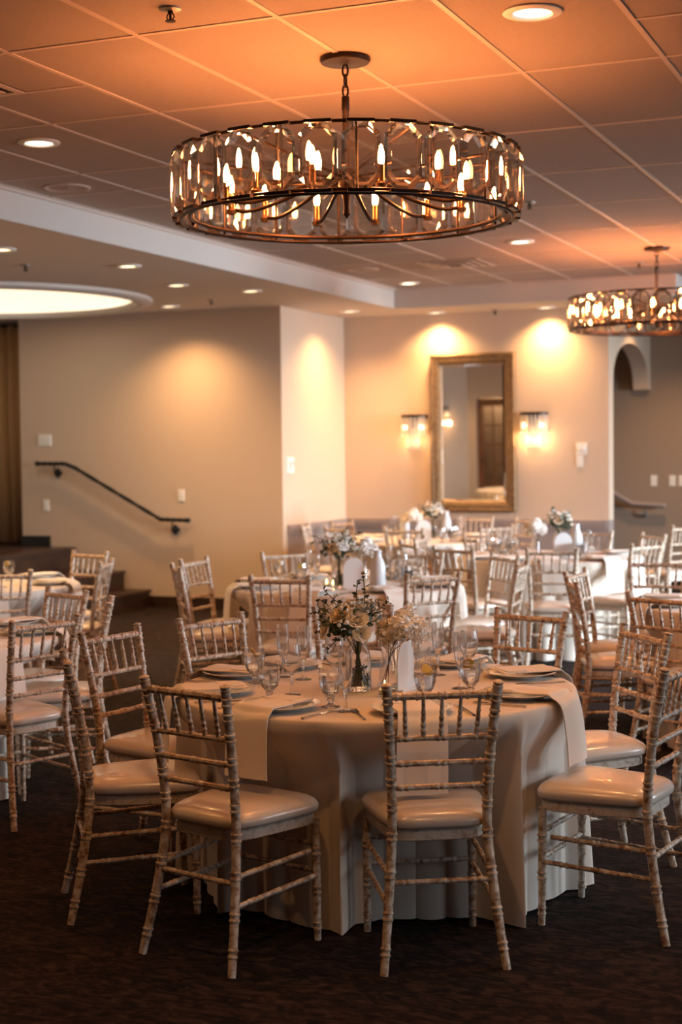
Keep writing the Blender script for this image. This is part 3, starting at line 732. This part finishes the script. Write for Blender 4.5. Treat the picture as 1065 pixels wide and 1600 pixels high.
def tealight(p, label):
    o = thing('tea_light', label, 'candle', (p.x, p.y, ZT+.001), 0, 'tea lights')
    MB().lathe([(.001, 0), (.024, 0), (.028, .045), (.0265, .045), (.0226, .006), (.001, .006)], 16).build('cup', M['glass'], o)
    MB().lathe([(.001, .007), (.0215, .007), (.023, .024), (.001, .024)], 16).build('wax', M['wax'], o)
    MB().lathe([(.001, .026), (.0045, .032), (.004, .042), (.001, .058)], 8).build('flame', M['flame'], o)

# ------------------------------------------------------------------ flowers
def rose_mesh(r, material, seed):
    rnd = random.Random(seed); mb = MB()
    for k, n in enumerate((3, 4, 5, 6, 7)):
        rk = r*(.20+.17*k); hk = r*(.62-.05*k); w = 2.5/n+.25; ph = rnd.uniform(0, 6)
        for i in range(n):
            a0 = ph+2*PI*i/n+rnd.uniform(-.1, .1); vs = []; fs = []; U, V = 6, 5
            for v in range(V+1):
                for u in range(U+1):
                    q = u/U*2-1; s = v/V; ww = w*(1-.35*s*s*(q*q))*(.6+.5*s)
                    a = a0+q*ww; rad = rk*(.35+.65*s**.6)+(.10*r*k*.25*max(0, s-.7)/.3)+.015*r*sin(q*5+i)
                    z = -r*.25+hk*(s**.9)*(1-.18*q*q)-(.06*r*k*.3*max(0, s-.75)/.25)
                    vs.append((rad*cos(a), rad*sin(a), z))
            for v in range(V):
                for u in range(U): fs.append((v*(U+1)+u, v*(U+1)+u+1, (v+1)*(U+1)+u+1, (v+1)*(U+1)+u))
            mb.add(vs, fs)
    return mb.mesh('rose', material, angle=60)
def puff_mesh(r, material, seed, n=130, pet=.26):
    """a round head of crumpled petals"""
    rnd = random.Random(seed); mb = MB().ball((0, 0, 0), r*.72, 12, 8)
    for i in range(n):
        z = 1-2*(i+.5)/n; a = i*2.39996; q = math.sqrt(1-z*z); d = Vector((q*cos(a), q*sin(a), z))
        t = d.cross(Vector((rnd.uniform(-1, 1), rnd.uniform(-1, 1), rnd.uniform(-1, 1)))).normalized(); b = d.cross(t); c = d*r*rnd.uniform(.72, .88); L_ = r*pet*rnd.uniform(.8, 1.25); W_ = L_*.6
        pts = [c, c+t*L_*.5+b*W_+d*L_*.35, c+t*L_*1.1+b*W_*.5+d*L_*.75, c+t*L_*1.15-b*W_*.5+d*L_*.8, c+t*L_*.5-b*W_+d*L_*.35, c+t*L_*.55+d*L_*.22]
        mb.add(pts, [(0, 1, 5), (1, 2, 5), (2, 3, 5), (3, 4, 5), (4, 0, 5)])
    return mb.mesh('bloom', material, angle=60)
def sprig(mb_s, mb_l, p0, p1, n, ls, seed, roundness=.75):
    rnd = random.Random(seed); p0, p1 = Vector(p0), Vector(p1); mid = (p0+p1)/2+Vector((rnd.uniform(-.01, .01), rnd.uniform(-.01, .01), .008))
    path = spline([p0, mid, p1], 6); mb_s.tube(path, [.0018]*len(path), 5)
    for i in range(n):
        t = .25+.78*i/(n-1) if n > 1 else 1; q = path[min(len(path)-1, int(t*(len(path)-1)))]
        d = (p1-p0).normalized(); a = i*2.4+rnd.uniform(-.4, .4)
        s1 = d.orthogonal().normalized(); s2 = d.cross(s1); o = (s1*cos(a)+s2*sin(a))*.85+d*.5; o.normalize(); w = o.cross(d).normalized(); nn = o.cross(w)
        L_ = ls*rnd.uniform(.75, 1.15)*(1.05-.3*t); W_ = L_*roundness*.5; vs = []; k = 8
        c = q+o*L_*.55
        for j in range(k): ang = 2*PI*j/k; vs.append(c+o*(L_*.5*cos(ang))+w*(W_*sin(ang))+nn*(L_*.10*abs(sin(ang))))
        vs.append(c-nn*L_*.03); mb_l.add(vs, [(j, (j+1) % k, k) for j in range(k)])
ROSES = {('c', 0): rose_mesh(1, M['petal_cream'], 1), ('p', 0): rose_mesh(1, M['petal_peach'], 2), ('w', 0): rose_mesh(1, M['petal_white'], 3)}
PUFF = puff_mesh(1, M['petal_white'], 5, 170); PUFFC = puff_mesh(1, M['petal_cream'], 6, 150, .34)
def bouquet_parts(seed, style):
    """returns [(name, mesh, loc, rot, scale)] about the vase mouth (origin at table, vase .214 tall)"""
    rnd = random.Random(seed); out = []
    cen = Vector((-.03 if style == 'front' else 0, 0, .262))
    st, lf, dk, fil, buds = MB(), MB(), MB(), MB(), MB()
    if style == 'front':
        spots_ = [('p', (-.040, -.065, .290), .048), ('c', (.025, -.07, .272), .044), ('c', (-.095, -.035, .235), .046), ('w', (.055, -.01, .305), .050), ('c', (.0, .03, .318), .048), ('w', (-.03, .04, .26), .040), ('c', (.085, .03, .270), .044), ('c', (.04, -.085, .225), .036)]
    else:
        spots_ = [('c', (-.05, -.07, .262), .046), ('w', (.02, -.08, .272), .042), ('c', (.075, -.03, .270), .042), ('p', (-.02, .0, .318), .044), ('w', (.035, .03, .310), .044), ('c', (-.075, .03, .27), .042), ('w', (.0, .07, .27), .040)]
    for t, p, r in spots_:
        p = (p[0]+cen.x*.8, p[1], p[2])
        d = (Vector(p)-Vector((0, 0, .19))).normalized(); out.append(('rose', ROSES[(t, 0)], p, d.to_track_quat('Z', 'Y').to_euler(), r))
        sx = MB().tube(spline([Vector(p)-d*.02, (p[0]*.3, p[1]*.3, .19), (-p[0]*.35, -p[1]*.35, .02)], 5), .0022, 5); st.merge(sx)
    for i in range(70):                 # small white filler florets
        a = rnd.uniform(0, 2*PI); q = rnd.uniform(.15, 1)**.5; p = cen+Vector((q*.115*cos(a), q*.115*sin(a), .02+.075*(1-q*q)+rnd.uniform(-.03, .02)))
        fil.ball(p, rnd.uniform(.005, .009), 6, 4)
    for i in range(26):
        a = rnd.uniform(0, 2*PI); q = rnd.uniform(.6, 1.1); p0 = cen+Vector((.03*cos(a), .03*sin(a), -.05)); p1 = cen+Vector((q*.125*cos(a), q*.125*sin(a), rnd.uniform(-.03, .085)))
        sprig(st, lf, p0, p1, 6, .028, seed*100+i, .7)
    longs = {'front': [((-.02, .0, .25), (-.125, .0, .375)), ((.02, .0, .27), (.02, .0, .43)), ((.01, .02, .27), (.0, .03, .40)), ((-.04, -.03, .24), (-.16, -.05, .30)), ((-.04, -.02, .22), (-.15, .0, .22)), ((-.03, 0, .23), (-.14, .02, .335)), ((-.03, -.05, .22), (-.11, -.07, .16)), ((.03, 0, .26), (.115, .02, .33))],
             'round': [((-.02, .0, .25), (-.175, .0, .30)), ((-.02, .0, .25), (-.165, .02, .34)), ((.02, .0, .27), (.15, .0, .36)), ((.01, .02, .27), (.05, .03, .385)), ((.02, -.03, .24), (.15, -.05, .28))]}[style]
    for i, (a, b) in enumerate(longs):
        q = MB(); sprig(q, q, a, b, 9, .026, seed*77+i, .85); out.append(('eucalyptus_sprig', q.mesh('eucalyptus_sprig', M['leaf_dark']), None, None, None))
    for i in range(24):
        a = rnd.uniform(0, 2*PI); q = rnd.uniform(.5, 1); d = Vector((cos(a)*q*.09-.03, sin(a)*q*.09, rnd.uniform(-.065, .0))); buds.ball(cen+d, rnd.uniform(.007, .011), 7, 5)
    for i in range(16):                 # stems and stripped leaves in the water
        a = rnd.uniform(0, 2*PI); lf2 = .03*rnd.uniform(.3, 1); st.tube([(lf2*cos(a), lf2*sin(a), .02), (-.4*lf2*cos(a), -.4*lf2*sin(a), .10), (0.008*cos(a), .008*sin(a), .20)], .0024, 5)
        sprig(st, dk, (lf2*cos(a), lf2*sin(a), .02), (.02*cos(a+1), .02*sin(a+1), .085), 3, .026, seed*55+i, .5)
    out += [('stem', st.mesh('stem', M['stem']), None, None, None), ('foliage', lf.mesh('foliage', M['leaf']), None, None, None), ('leaf', dk.mesh('leaf', M['leaf_dark']), None, None, None),
            ('filler_flower', fil.mesh('filler_flower', M['petal_white']), None, None, None), ('berry', buds.mesh('berry', M['leaf_dark']), None, None, None)]
    return out
BOUQ = {k: bouquet_parts(s, k) for k, s in (('front', 11), ('round', 23))}
def bouquet(p, rz, label_v, label_b, style):
    v = thing('flower_vase', label_v, 'vase', (p.x, p.y, ZT+.001), 0, 'milk bottle vases'); inst('bottle', BOTTLE, v); inst('water', BOTW, v)
    o = thing('bouquet', label_b, 'flowers', (p.x, p.y, ZT+.001), rz, 'centrepiece bouquets')
    for nm, me, l, r, s in BOUQ[style]:
        c = inst(nm, me, o, l, r, (s, s, s) if s else None)
        if nm in ('foliage', 'filler_flower', 'berry', 'stem', 'leaf'): c['kind'] = 'stuff'
def hydrangea(p, rz, label_v, label_b, lean=.02):
    v = thing('bud_vase', label_v, 'vase', (p.x, p.y, ZT+.001), 0, 'slim bud vases'); inst('vase_body', BUD, v)
    o = thing('flower_bunch', label_b, 'flowers', (p.x, p.y, ZT+.001), rz, 'white bloom stems')
    tw_ = MB()
    for i, (x, y, z, r) in enumerate(((lean+.01, 0, .232, .058), (lean-.045, .02, .210, .046), (lean+.062, .01, .215, .048), (lean+.02, .03, .262, .044))):
        inst('bloom', PUFF if i != 1 else PUFFC, o, (x, y, z), (i, i*.7, 0), (r, r, r*.9)); tw_.tube([(x*.8, y*.8, z-.02), (x*.15, y*.15, .14), (-x*.25, -y*.25-.004*i, .014)], .0016, 5)
    tw_.build('stem', M['twig'], o)

# ------------------------------------------------------------------ lay out the tables and chairs
TB = {'front': (-2.085, 5.275, 3, 'ivory cloth on the big round table nearest us'),
      'second': (-3.81, 9.13, 11, 'ivory cloth on the second round table, straight behind the nearest one'),
      'mirror': (-4.93, 13.85, 17, 'ivory cloth on the far round table in front of the mirror'),
      'arch': (-3.18, 11.95, 23, 'ivory cloth on the round table in front of the arch'),
      'right': (-1.03, 8.70, 29, 'ivory cloth on the round table cut by the right picture edge'),
      'left': (-4.83, 5.97, 31, 'ivory cloth on the nearer round table cut by the left picture edge'),
      'stage': (-6.33, 8.46, 37, 'ivory cloth on the farther left round table, by the stage steps')}
GN = {'front': 'the nearest table', 'second': 'the second table', 'mirror': 'the mirror table', 'arch': 'the arch table', 'right': 'the right-edge table', 'left': 'the near left table', 'stage': 'the stage table'}
# finial pixels of each chair back (left, right), its table, short phrase, facing override in degrees
CH = [
 ('front', (604.6,1067,777,1063), 'right-hand chair of the nearest pair', 120, 'limewashed ballroom chair with its back square to us, right of the nearest pair'),
 ('front', (228,1056,350,1069), 'left-hand chair of the nearest pair', 75, 'limewashed ballroom chair turned to the right, left of the nearest pair'),
 ('front', (90,1015,118,1033), 'leftmost side-on chair', 36, 'limewashed ballroom chair seen side-on at far left of the nearest table'),
 ('front', (129,989,213,972), 'left chair behind the side-on one', -9, 'limewashed ballroom chair behind the side-on chair, left of the nearest table'),
 ('front', (275,965,382,956), 'back left chair', -23, 'limewashed ballroom chair behind the plates at back left of the nearest table'),
 ('front', (493,947,608,944), 'chair hidden behind the flowers', -62, 'limewashed ballroom chair mostly hidden behind the nearest bouquet'),
 ('front', (782,948,879,955), 'back right chair', -105, 'limewashed ballroom chair at back right of the nearest table, only its back showing'),
 ('front', (976.5,973,1040,988.5), 'right chair with its back in profile', -139, 'limewashed ballroom chair facing left on the right of nearest table, farther of two'),
 ('front', (1024.5,1044,1100,1022), 'near right chair', 172, 'limewashed ballroom chair cut by the right picture edge beside the nearest table'),
 ('second', (392.6,898,481,898), 'near left chair', 104, 'limewashed ballroom chair, back to us, left of the two before the second table'),
 ('second', (638,896.6,714,892.5), 'near right chair', 141, 'limewashed ballroom chair, back to us, right of the two before the second table'),
 ('second', (260,881,290,884), 'left chair', 35, 'limewashed ballroom chair in profile with orange-lit seat, left of the second table'),
 ('second', (278.6,873.5,326,867.7), 'far left chair', -6, 'pale ballroom chair behind the profile chair against the stair wall base'),
 ('second', (408,862.6,478.6,858), 'back left chair', -35, 'pale ballroom chair at the back left of the second table, behind the flutes'),
 ('second', (628,861,682.5,860), 'back right chair', -88, 'pale ballroom chair at the back of the second table, behind its goblets'),
 ('second', (769,863,808,867), 'right chair', -128, 'pale ballroom chair facing left to the second table, farther of the two'),
 ('second', (810,881,821,875.5), 'near right side chair', 190, 'pale ballroom chair edge-on to us, facing left to the second table'),
 ('arch', (826.6,855.7,897,855.7), 'near chair', 104, 'pale ballroom chair, back square to us, before the table in front of the arch'),
 ('arch', (680,851.7,736,853.8), 'near left chair', 68, 'pale ballroom chair, back to us, left of two before the table at the arch'),
 ('arch', (627,842,648,848), 'left chair', 33, 'narrow-looking pale ballroom chair turned right at left of the arch table'),
 ('arch', (643,839.5,667.7,834.8), 'far left chair', 0, 'pale bluish ballroom chair in profile between the mirror table and arch table'),
 ('arch', (743,830,797,832), 'back left chair', -58, 'pale ballroom chair behind goblets at the back left of the arch table'),
 ('arch', (896,828,946,829), 'back right chair', -96, 'pale ballroom chair behind the carafe at the back of the arch table'),
 ('arch', (1000.5,831,1041.5,834), 'far right chair', -132, 'pale ballroom chair standing before the taupe alcove wall, farther of an overlapping pair'),
 ('arch', (988.5,849,1031,845.5), 'right chair', 162, 'pale ballroom chair with bluish white seat, nearer of an overlapping pair by the alcove'),
 ('right', (979,922,1080,931), 'near chair', 61, 'brown-lit ballroom chair, back to us, cut by the right picture edge'),
 ('right', (883,898.5,904.6,911), 'left chair', 14, 'brown-lit ballroom chair in profile facing right, nearer of the overlapping profile pair'),
 ('right', (881.5,892,916,886.5), 'back left chair', -8, 'ballroom chair facing right, farther of the overlapping profile pair'),
 ('right', (992,870,1063,874.5), 'far chair', -117, 'white-lit ballroom chair facing us beyond the right-edge table'),
 ('left', (25,969,114,959), 'right chair', 161, 'limewashed ballroom chair, back to us, right of the near left table'),
 ('left', (169,931,174,940), 'far right chair', 212, 'ballroom chair seen exactly edge-on, right of the near left table'),
 ('left', (81,916,127.7,922), 'back chair', -112, 'gold-lit ballroom chair behind the near left table'),
 ('stage', (-32,893,36,889), 'near chair', 122, 'ballroom chair cut by the left picture edge before the stage table'),
 ('stage', (116.8,859,164,861), 'back chair', -102, 'pale ballroom chair facing us in front of the dark stage steps'),
 ('stage', (152.6,876,178,873), 'right chair', 203, 'narrow-looking pale ballroom chair in profile by the dark stage steps'),
 ('mirror', (603,823.5,658.7,824.5), 'near chair', 92, 'ballroom chair, back to us, before the far table under the mirror'),
 ('mirror', (751.5,820.5,800.5,820), 'right chair', 130, 'white-lit ballroom chair between the mirror table and the arch table goblets'),
 ('mirror', (720.6,806.5,767.6,806.5), 'back right chair', -84, 'ballroom chair against the wainscot right below the mirror frame'),
 ('mirror', (807,808,838.6,811), 'far right chair', -128, 'ballroom chair by the wainscot right of the mirror, behind the white blooms'),
 ('mirror', (472,818,481.4,817), 'left chair', 8, 'ballroom chair edge-on before the side wall wainscot'),
 ('mirror', (503,821,545,823), 'near left chair', 58, 'ballroom chair behind the second bouquet, nearer of two by the side wall'),
 ('mirror', (518,814,549,812), 'back left chair', -18, 'ballroom chair in the corner of the back wall, farther of two'),
 (None, (1048,822,1092,817), 'stray chair', 150, 'white ballroom chair cut by the right picture edge by the alcove wall'),
]
SET = []; SEATS = {}
for tkey, (a, b, c, d), short, face, label in CH:
    p, q = at_z(a, b, ZF), at_z(c, d, ZF); mid = (p+q)/2
    if tkey:
        cx, cy = TB[tkey][:2]; v = Vector((cx-mid.x, cy-mid.y, 0))
        w = math.degrees(math.atan2(v.y, v.x)); dlt = (face-w+180) % 360-180
        if tkey != 'front': face = w+dlt*.5
        if v.length < .90: mid = Vector((cx, cy, 0))-v.normalized()*.90
        if tkey == 'mirror':
            mid.y = min(mid.y, Y_BACK-.12); mid.x = max(mid.x, X_SIDE+.14)
    grp = ('chairs around ' + GN[tkey]) if tkey else None
    chair(mid, R_(face), label, grp)
    if tkey:
        cx, cy = TB[tkey][:2]; ang = math.atan2(mid.y-cy, mid.x-cx); SET.append([tkey, ang, short])
        SEATS.setdefault(tkey, []).append((ang, R_(face), math.hypot(mid.x-cx, mid.y-cy)))
for k, (x, y, s, lab) in TB.items(): cloth(x, y, s, lab, SEATS[k])
# ------------------------------------------------------------------ place settings
def setting(tkey, ang, short, i):
    cx, cy = TB[tkey][:2]; rz = ang+PI/2; out = Vector((cos(ang), sin(ang), 0)); side = Vector((-sin(ang), cos(ang), 0)); c0 = Vector((cx, cy, 0))
    where = short+' of '+GN[tkey]
    simple(PLATE, 'dinner_plate', c0+out*.598, 'white plate laid for the '+where, 'plate', 'dinner plates', 0, .0005)
    o = inst('napkin', NAPS[i % 3], None, (cx+out.x*.598, cy+out.y*.598, ZT+.0005), (0, 0, rz)); tag(o, 'ivory napkin at the '+where, 'napkin', 'folded napkins')
    if tkey in ('front', 'second'):
        simple(KNIFE, 'knife', c0+out*.60+side*.185, 'steel knife laid for the '+where, 'knife', 'table knives', rz, .001)
        simple(FORK, 'fork', c0+out*.60-side*.185, 'steel fork laid for the '+where, 'fork', 'table forks', rz, .001)
for i, (tkey, ang, short) in enumerate(SET): setting(tkey, ang, short, i)
PLATES = [Vector((TB[k][0]+.598*cos(a), TB[k][1]+.598*sin(a), ZT)) for k, a, _ in SET]
PUT = []
def tp(x, y):
    p = at_z(x, y, ZT)
    for _ in range(6):
        for c in PLATES:                       # keep clear of the plates
            d = (p-c).length
            if d < .180: p = c+(p-c)*(.180/d)
        for c in PUT:
            d = (p-c).length
            if d < .082: p = c+(p-c)*(.082/d)
    PUT.append(p.copy()); return p
# nearest table, left to right
for px, lab, lem in (((398, 1068), 'water goblet with lemon, leftmost on the nearest table', True), ((421, 1094), 'water goblet, second from left on the nearest table', False), ((514, 1105), 'water goblet standing alone before the bouquet vase on the nearest table', False),
                     ((659, 1103), 'water goblet with lemon behind the right near chair back', True), ((757, 1088), 'water goblet with lemon, rightmost on the nearest table', True), ((641, 1040), 'lemon goblet mostly hidden behind the white table sign', True)):
    goblet(tp(*px), lab, 'goblets on the nearest table', lem)
for me, nm, px, lab in ((FLU, 'champagne_flute', (440, 1058), 'champagne flute behind the two left goblets on nearest table'), (FLU, 'champagne_flute', (474, 1062), 'tallest-standing champagne flute left of the nearest bouquet'), (WINE, 'wine_glass', (456, 1086), 'wine glass just right of the second left goblet'),
                        (FLU, 'champagne_flute', (540, 1112), 'champagne flute in front of the bouquet bottle vase'), (WINE, 'wine_glass', (522, 1072), 'wine glass half hidden left of the bouquet bottle vase'), (FLU, 'champagne_flute', (684, 1055), 'champagne flute alone, right of the white sign, farther back'),
                        (FLU, 'champagne_flute', (719, 1076), 'champagne flute left of the rightmost goblet on nearest table'), (WINE, 'wine_glass', (733, 1059), 'wine glass behind the rightmost goblet on nearest table'), (TUM, 'tumbler', (661, 1062), 'straight tumbler glass right of the white table sign')):
    simple(me, nm, tp(*px), lab, 'glass', 'stemware on the nearest table', random.uniform(0, 6))
bouquet(tp(560, 1079), 0.35, 'clear bottle vase with green stems on the nearest table', 'cream and peach rose bouquet with eucalyptus on the nearest table', 'front')
hydrangea(tp(607, 1076), 0.4, 'slim clear bud vase beside the bottle vase on nearest table', 'fluffy white blooms on dark twigs on the nearest table', .05)
arch_sign(tp(630, 1079), YAW+R_(58), 'white arched sign beside white blooms on the nearest table', 1.0)
simple(CYL, 'glass_cylinder', tp(630, 1052), 'tall clear glass cylinder behind the white blooms', 'vase', None)
tealight(tp(601, 1088), 'lit tea light beside the bud vase on the nearest table')
# second table
for px, lab, lem in (((437, 907), 'goblet at left on the second table, behind the near chair back', True), ((470, 913), 'goblet between flutes on the second table', True), ((613, 906), 'goblet right of the carafe on the second table', False), ((628, 917), 'goblet in front right of the carafe on second table', False), ((651, 917), 'rightmost goblet on the second table', False)):
    goblet(tp(*px), lab, 'goblets on the second table', lem)
for me, nm, px, lab in ((TUM, 'tumbler', (460, 899), 'straight glass left of the flutes on the second table'), (FLU, 'champagne_flute', (483, 907), 'left champagne flute of a pair beside the second bouquet'), (FLU, 'champagne_flute', (495, 916), 'right champagne flute of a pair beside the second bouquet'),
                        (FLU, 'champagne_flute', (608, 898), 'champagne flute just right of the second table carafe'), (FLU, 'champagne_flute', (622, 903), 'champagne flute behind goblets at right on the second table'), (WINE, 'wine_glass', (640, 909), 'wine glass among goblets at right on the second table')):
    simple(me, nm, tp(*px), lab, 'glass', 'stemware on the second table', random.uniform(0, 6))
bouquet(tp(530, 919), .5, 'clear bottle vase under the round bouquet on the second table', 'round bouquet of cream roses with greenery on the second table', 'round')
arch_sign(tp(553, 921), YAW+R_(8), 'white arched sign right of the bouquet on the second table', 1.12)
hydrangea(tp(567, 911), .3, 'slim bud vase between sign and carafe on the second table', 'small white blooms beside the carafe on the second table', .0)
o = simple(CARAFE, 'carafe', tp(590, 920), 'frosted bottle carafe right of the sign on second table', 'carafe', 'bottle carafes'); o.scale = (1.05, 1.05, 1.15)
tealight(tp(520, 921), 'lit tea light in front of the second bouquet'); tealight(tp(511, 919), 'lit tea light left of the second bouquet vase')
# table at the arch
bouquet(tp(873, 864), 2.2, 'bottle vase holding the bouquet at the arch table', 'bouquet of peach and white roses on the arch table', 'round')
hydrangea(tp(838, 868), .3, 'slim bud vase left of the bouquet on the arch table', 'fluffy white blooms left of the bouquet on the arch table', -.02)
arch_sign(tp(880, 873), YAW, 'white arched sign below the bouquet on the arch table', 1.15)
o = simple(CARAFE, 'carafe', tp(900, 868), 'frosted bottle carafe right of the bouquet on arch table', 'carafe', 'bottle carafes'); o.scale = (1.05, 1.05, 1.2)
for px in ((766, 862), (775, 866), (786, 860), (797, 866), (805, 861), (913, 868), (925, 870)): goblet(tp(px[0], px[1]+5), 'blurred water goblet among the glasses on the arch table', 'goblets on the arch table', False)
for px in ((770, 857), (781, 856), (792, 855), (919, 862)): simple(FLU, 'champagne_flute', tp(px[0], px[1]+5), 'blurred champagne flute among the glasses on the arch table', 'glass', 'flutes on the arch table')
# table under the mirror
bouquet(tp(676, 841), 1.1, 'bottle vase holding the bouquet on the mirror table', 'bouquet of cream and white roses on the mirror table', 'round')
hydrangea(tp(648, 843), .3, 'slim bud vase left of the bouquet on the mirror table', 'fluffy white blooms left of the bouquet on the mirror table', -.03)
arch_sign(tp(662, 847), YAW, 'white arched sign left of the bouquet on the mirror table', 1.15)
o = simple(CARAFE, 'carafe', tp(632, 842), 'frosted bottle carafe left of the blooms on mirror table', 'carafe', 'bottle carafes'); o.scale = (1.05, 1.05, 1.25)
o = simple(CARAFE, 'carafe', tp(697, 841), 'frosted bottle carafe right of the bouquet on mirror table', 'carafe', 'bottle carafes'); o.scale = (1.05, 1.05, 1.25)
for px in ((595, 832), (606, 830), (690, 839), (704, 838), (713, 834), (720, 837)): goblet(tp(px[0], px[1]+9), 'blurred water goblet among the glasses on the mirror table', 'goblets on the mirror table', False)
for px in ((612, 827), (618, 829), (709, 829), (717, 829)): simple(FLU, 'champagne_flute', tp(px[0], px[1]+9), 'blurred champagne flute among the glasses on the mirror table', 'glass', 'flutes on the mirror table')
goblet(tp(14, 907), 'lemon goblet on the stage table at the left picture edge', None, True)

# ------------------------------------------------------------------ light
def light(kind, name, loc, energy, col, **kw):
    l = bpy.data.lights.new(name, kind); l.energy = energy; l.color = col
    for k, v in kw.items(): setattr(l, k, v)
    o = bpy.data.objects.new(name, l); C.objects.link(o); o.location = loc; return o
DAY = (.74, .87, 1)
for k, (a, b_) in enumerate(win):
    o = light('AREA', 'window_daylight', (XR-.03, (a+b_)/2, 1.75), (10, 36, 270, 540)[k], DAY, shape='RECTANGLE', size=2.2, size_y=1.8, spread=R_(95)); o.rotation_euler = (0, R_(63), 0)
for q in ((-.9, 7.9), (-.6, 4.9), (-1.9, 3.3), (-.3, 2.8), (-4.6, 3.9)):  # out of view; the nearest ones added to warm the front table
    p = Vector((*q, ZC)); downlight(p, 'round recessed light in the tiled ceiling outside the picture', group='recessed lights outside the picture'); spots.append((p, 'main'))
for q in ((-7.7, 6.9), (-3.08, 16.5), (-9.3, 7.6)):  # unseen; the left wing ones added to brighten what the mirror reflects
    p = Vector((*q, ZL)); downlight(p, 'recessed light in the plaster ceiling hidden from the picture', .07, 'lamp_low', 'recessed lights outside the picture'); spots.append((p, 'low'))
light('POINT', 'door_fill_light', (-7.9, YM-.45, 2.3), 12, (1, .72, .45), shadow_soft_size=.08)  # unseen fill, added to brighten the backing behind the door panes
for p, lab in spots:
    main = lab == 'main'
    o = light('SPOT', 'downlight_beam', (p.x, p.y, p.z-.02), (85 if p.x > -1 and p.y > 7 else 56 if p.y < 5 else 40) if main else 165, (1, .47, .17) if main else (1, .57, .25), spot_size=R_(135), spot_blend=1.0, shadow_soft_size=.06)
o = light('POINT', 'dome_glow', (OC.x, OC.y, ZL+.2), 14, (1, .75, .45), shadow_soft_size=.5)
w = bpy.data.worlds.new('world'); bpy.context.scene.world = w; w.use_nodes = True
w.node_tree.nodes['Background'].inputs[0].default_value = (.62, .78, 1, 1); w.node_tree.nodes['Background'].inputs[1].default_value = .4
s = bpy.context.scene
s.view_settings.view_transform = 'Standard'; s.view_settings.look = 'None'; s.view_settings.gamma = 1; s.view_settings.exposure = 0.16
s.view_settings.use_curve_mapping = False
cy = s.cycles; cy.use_denoising = True; cy.max_bounces = 10; cy.transmission_bounces = 10; cy.transparent_max_bounces = 24; cy.diffuse_bounces = 4; cy.glossy_bounces = 4
cy.sample_clamp_indirect = 6.0; cy.sample_clamp_direct = 0; cy.caustics_reflective = False; cy.caustics_refractive = True; cy.blur_glossy = 1.0
try: cy.denoiser = 'OPENIMAGEDENOISE'
except Exception: pass
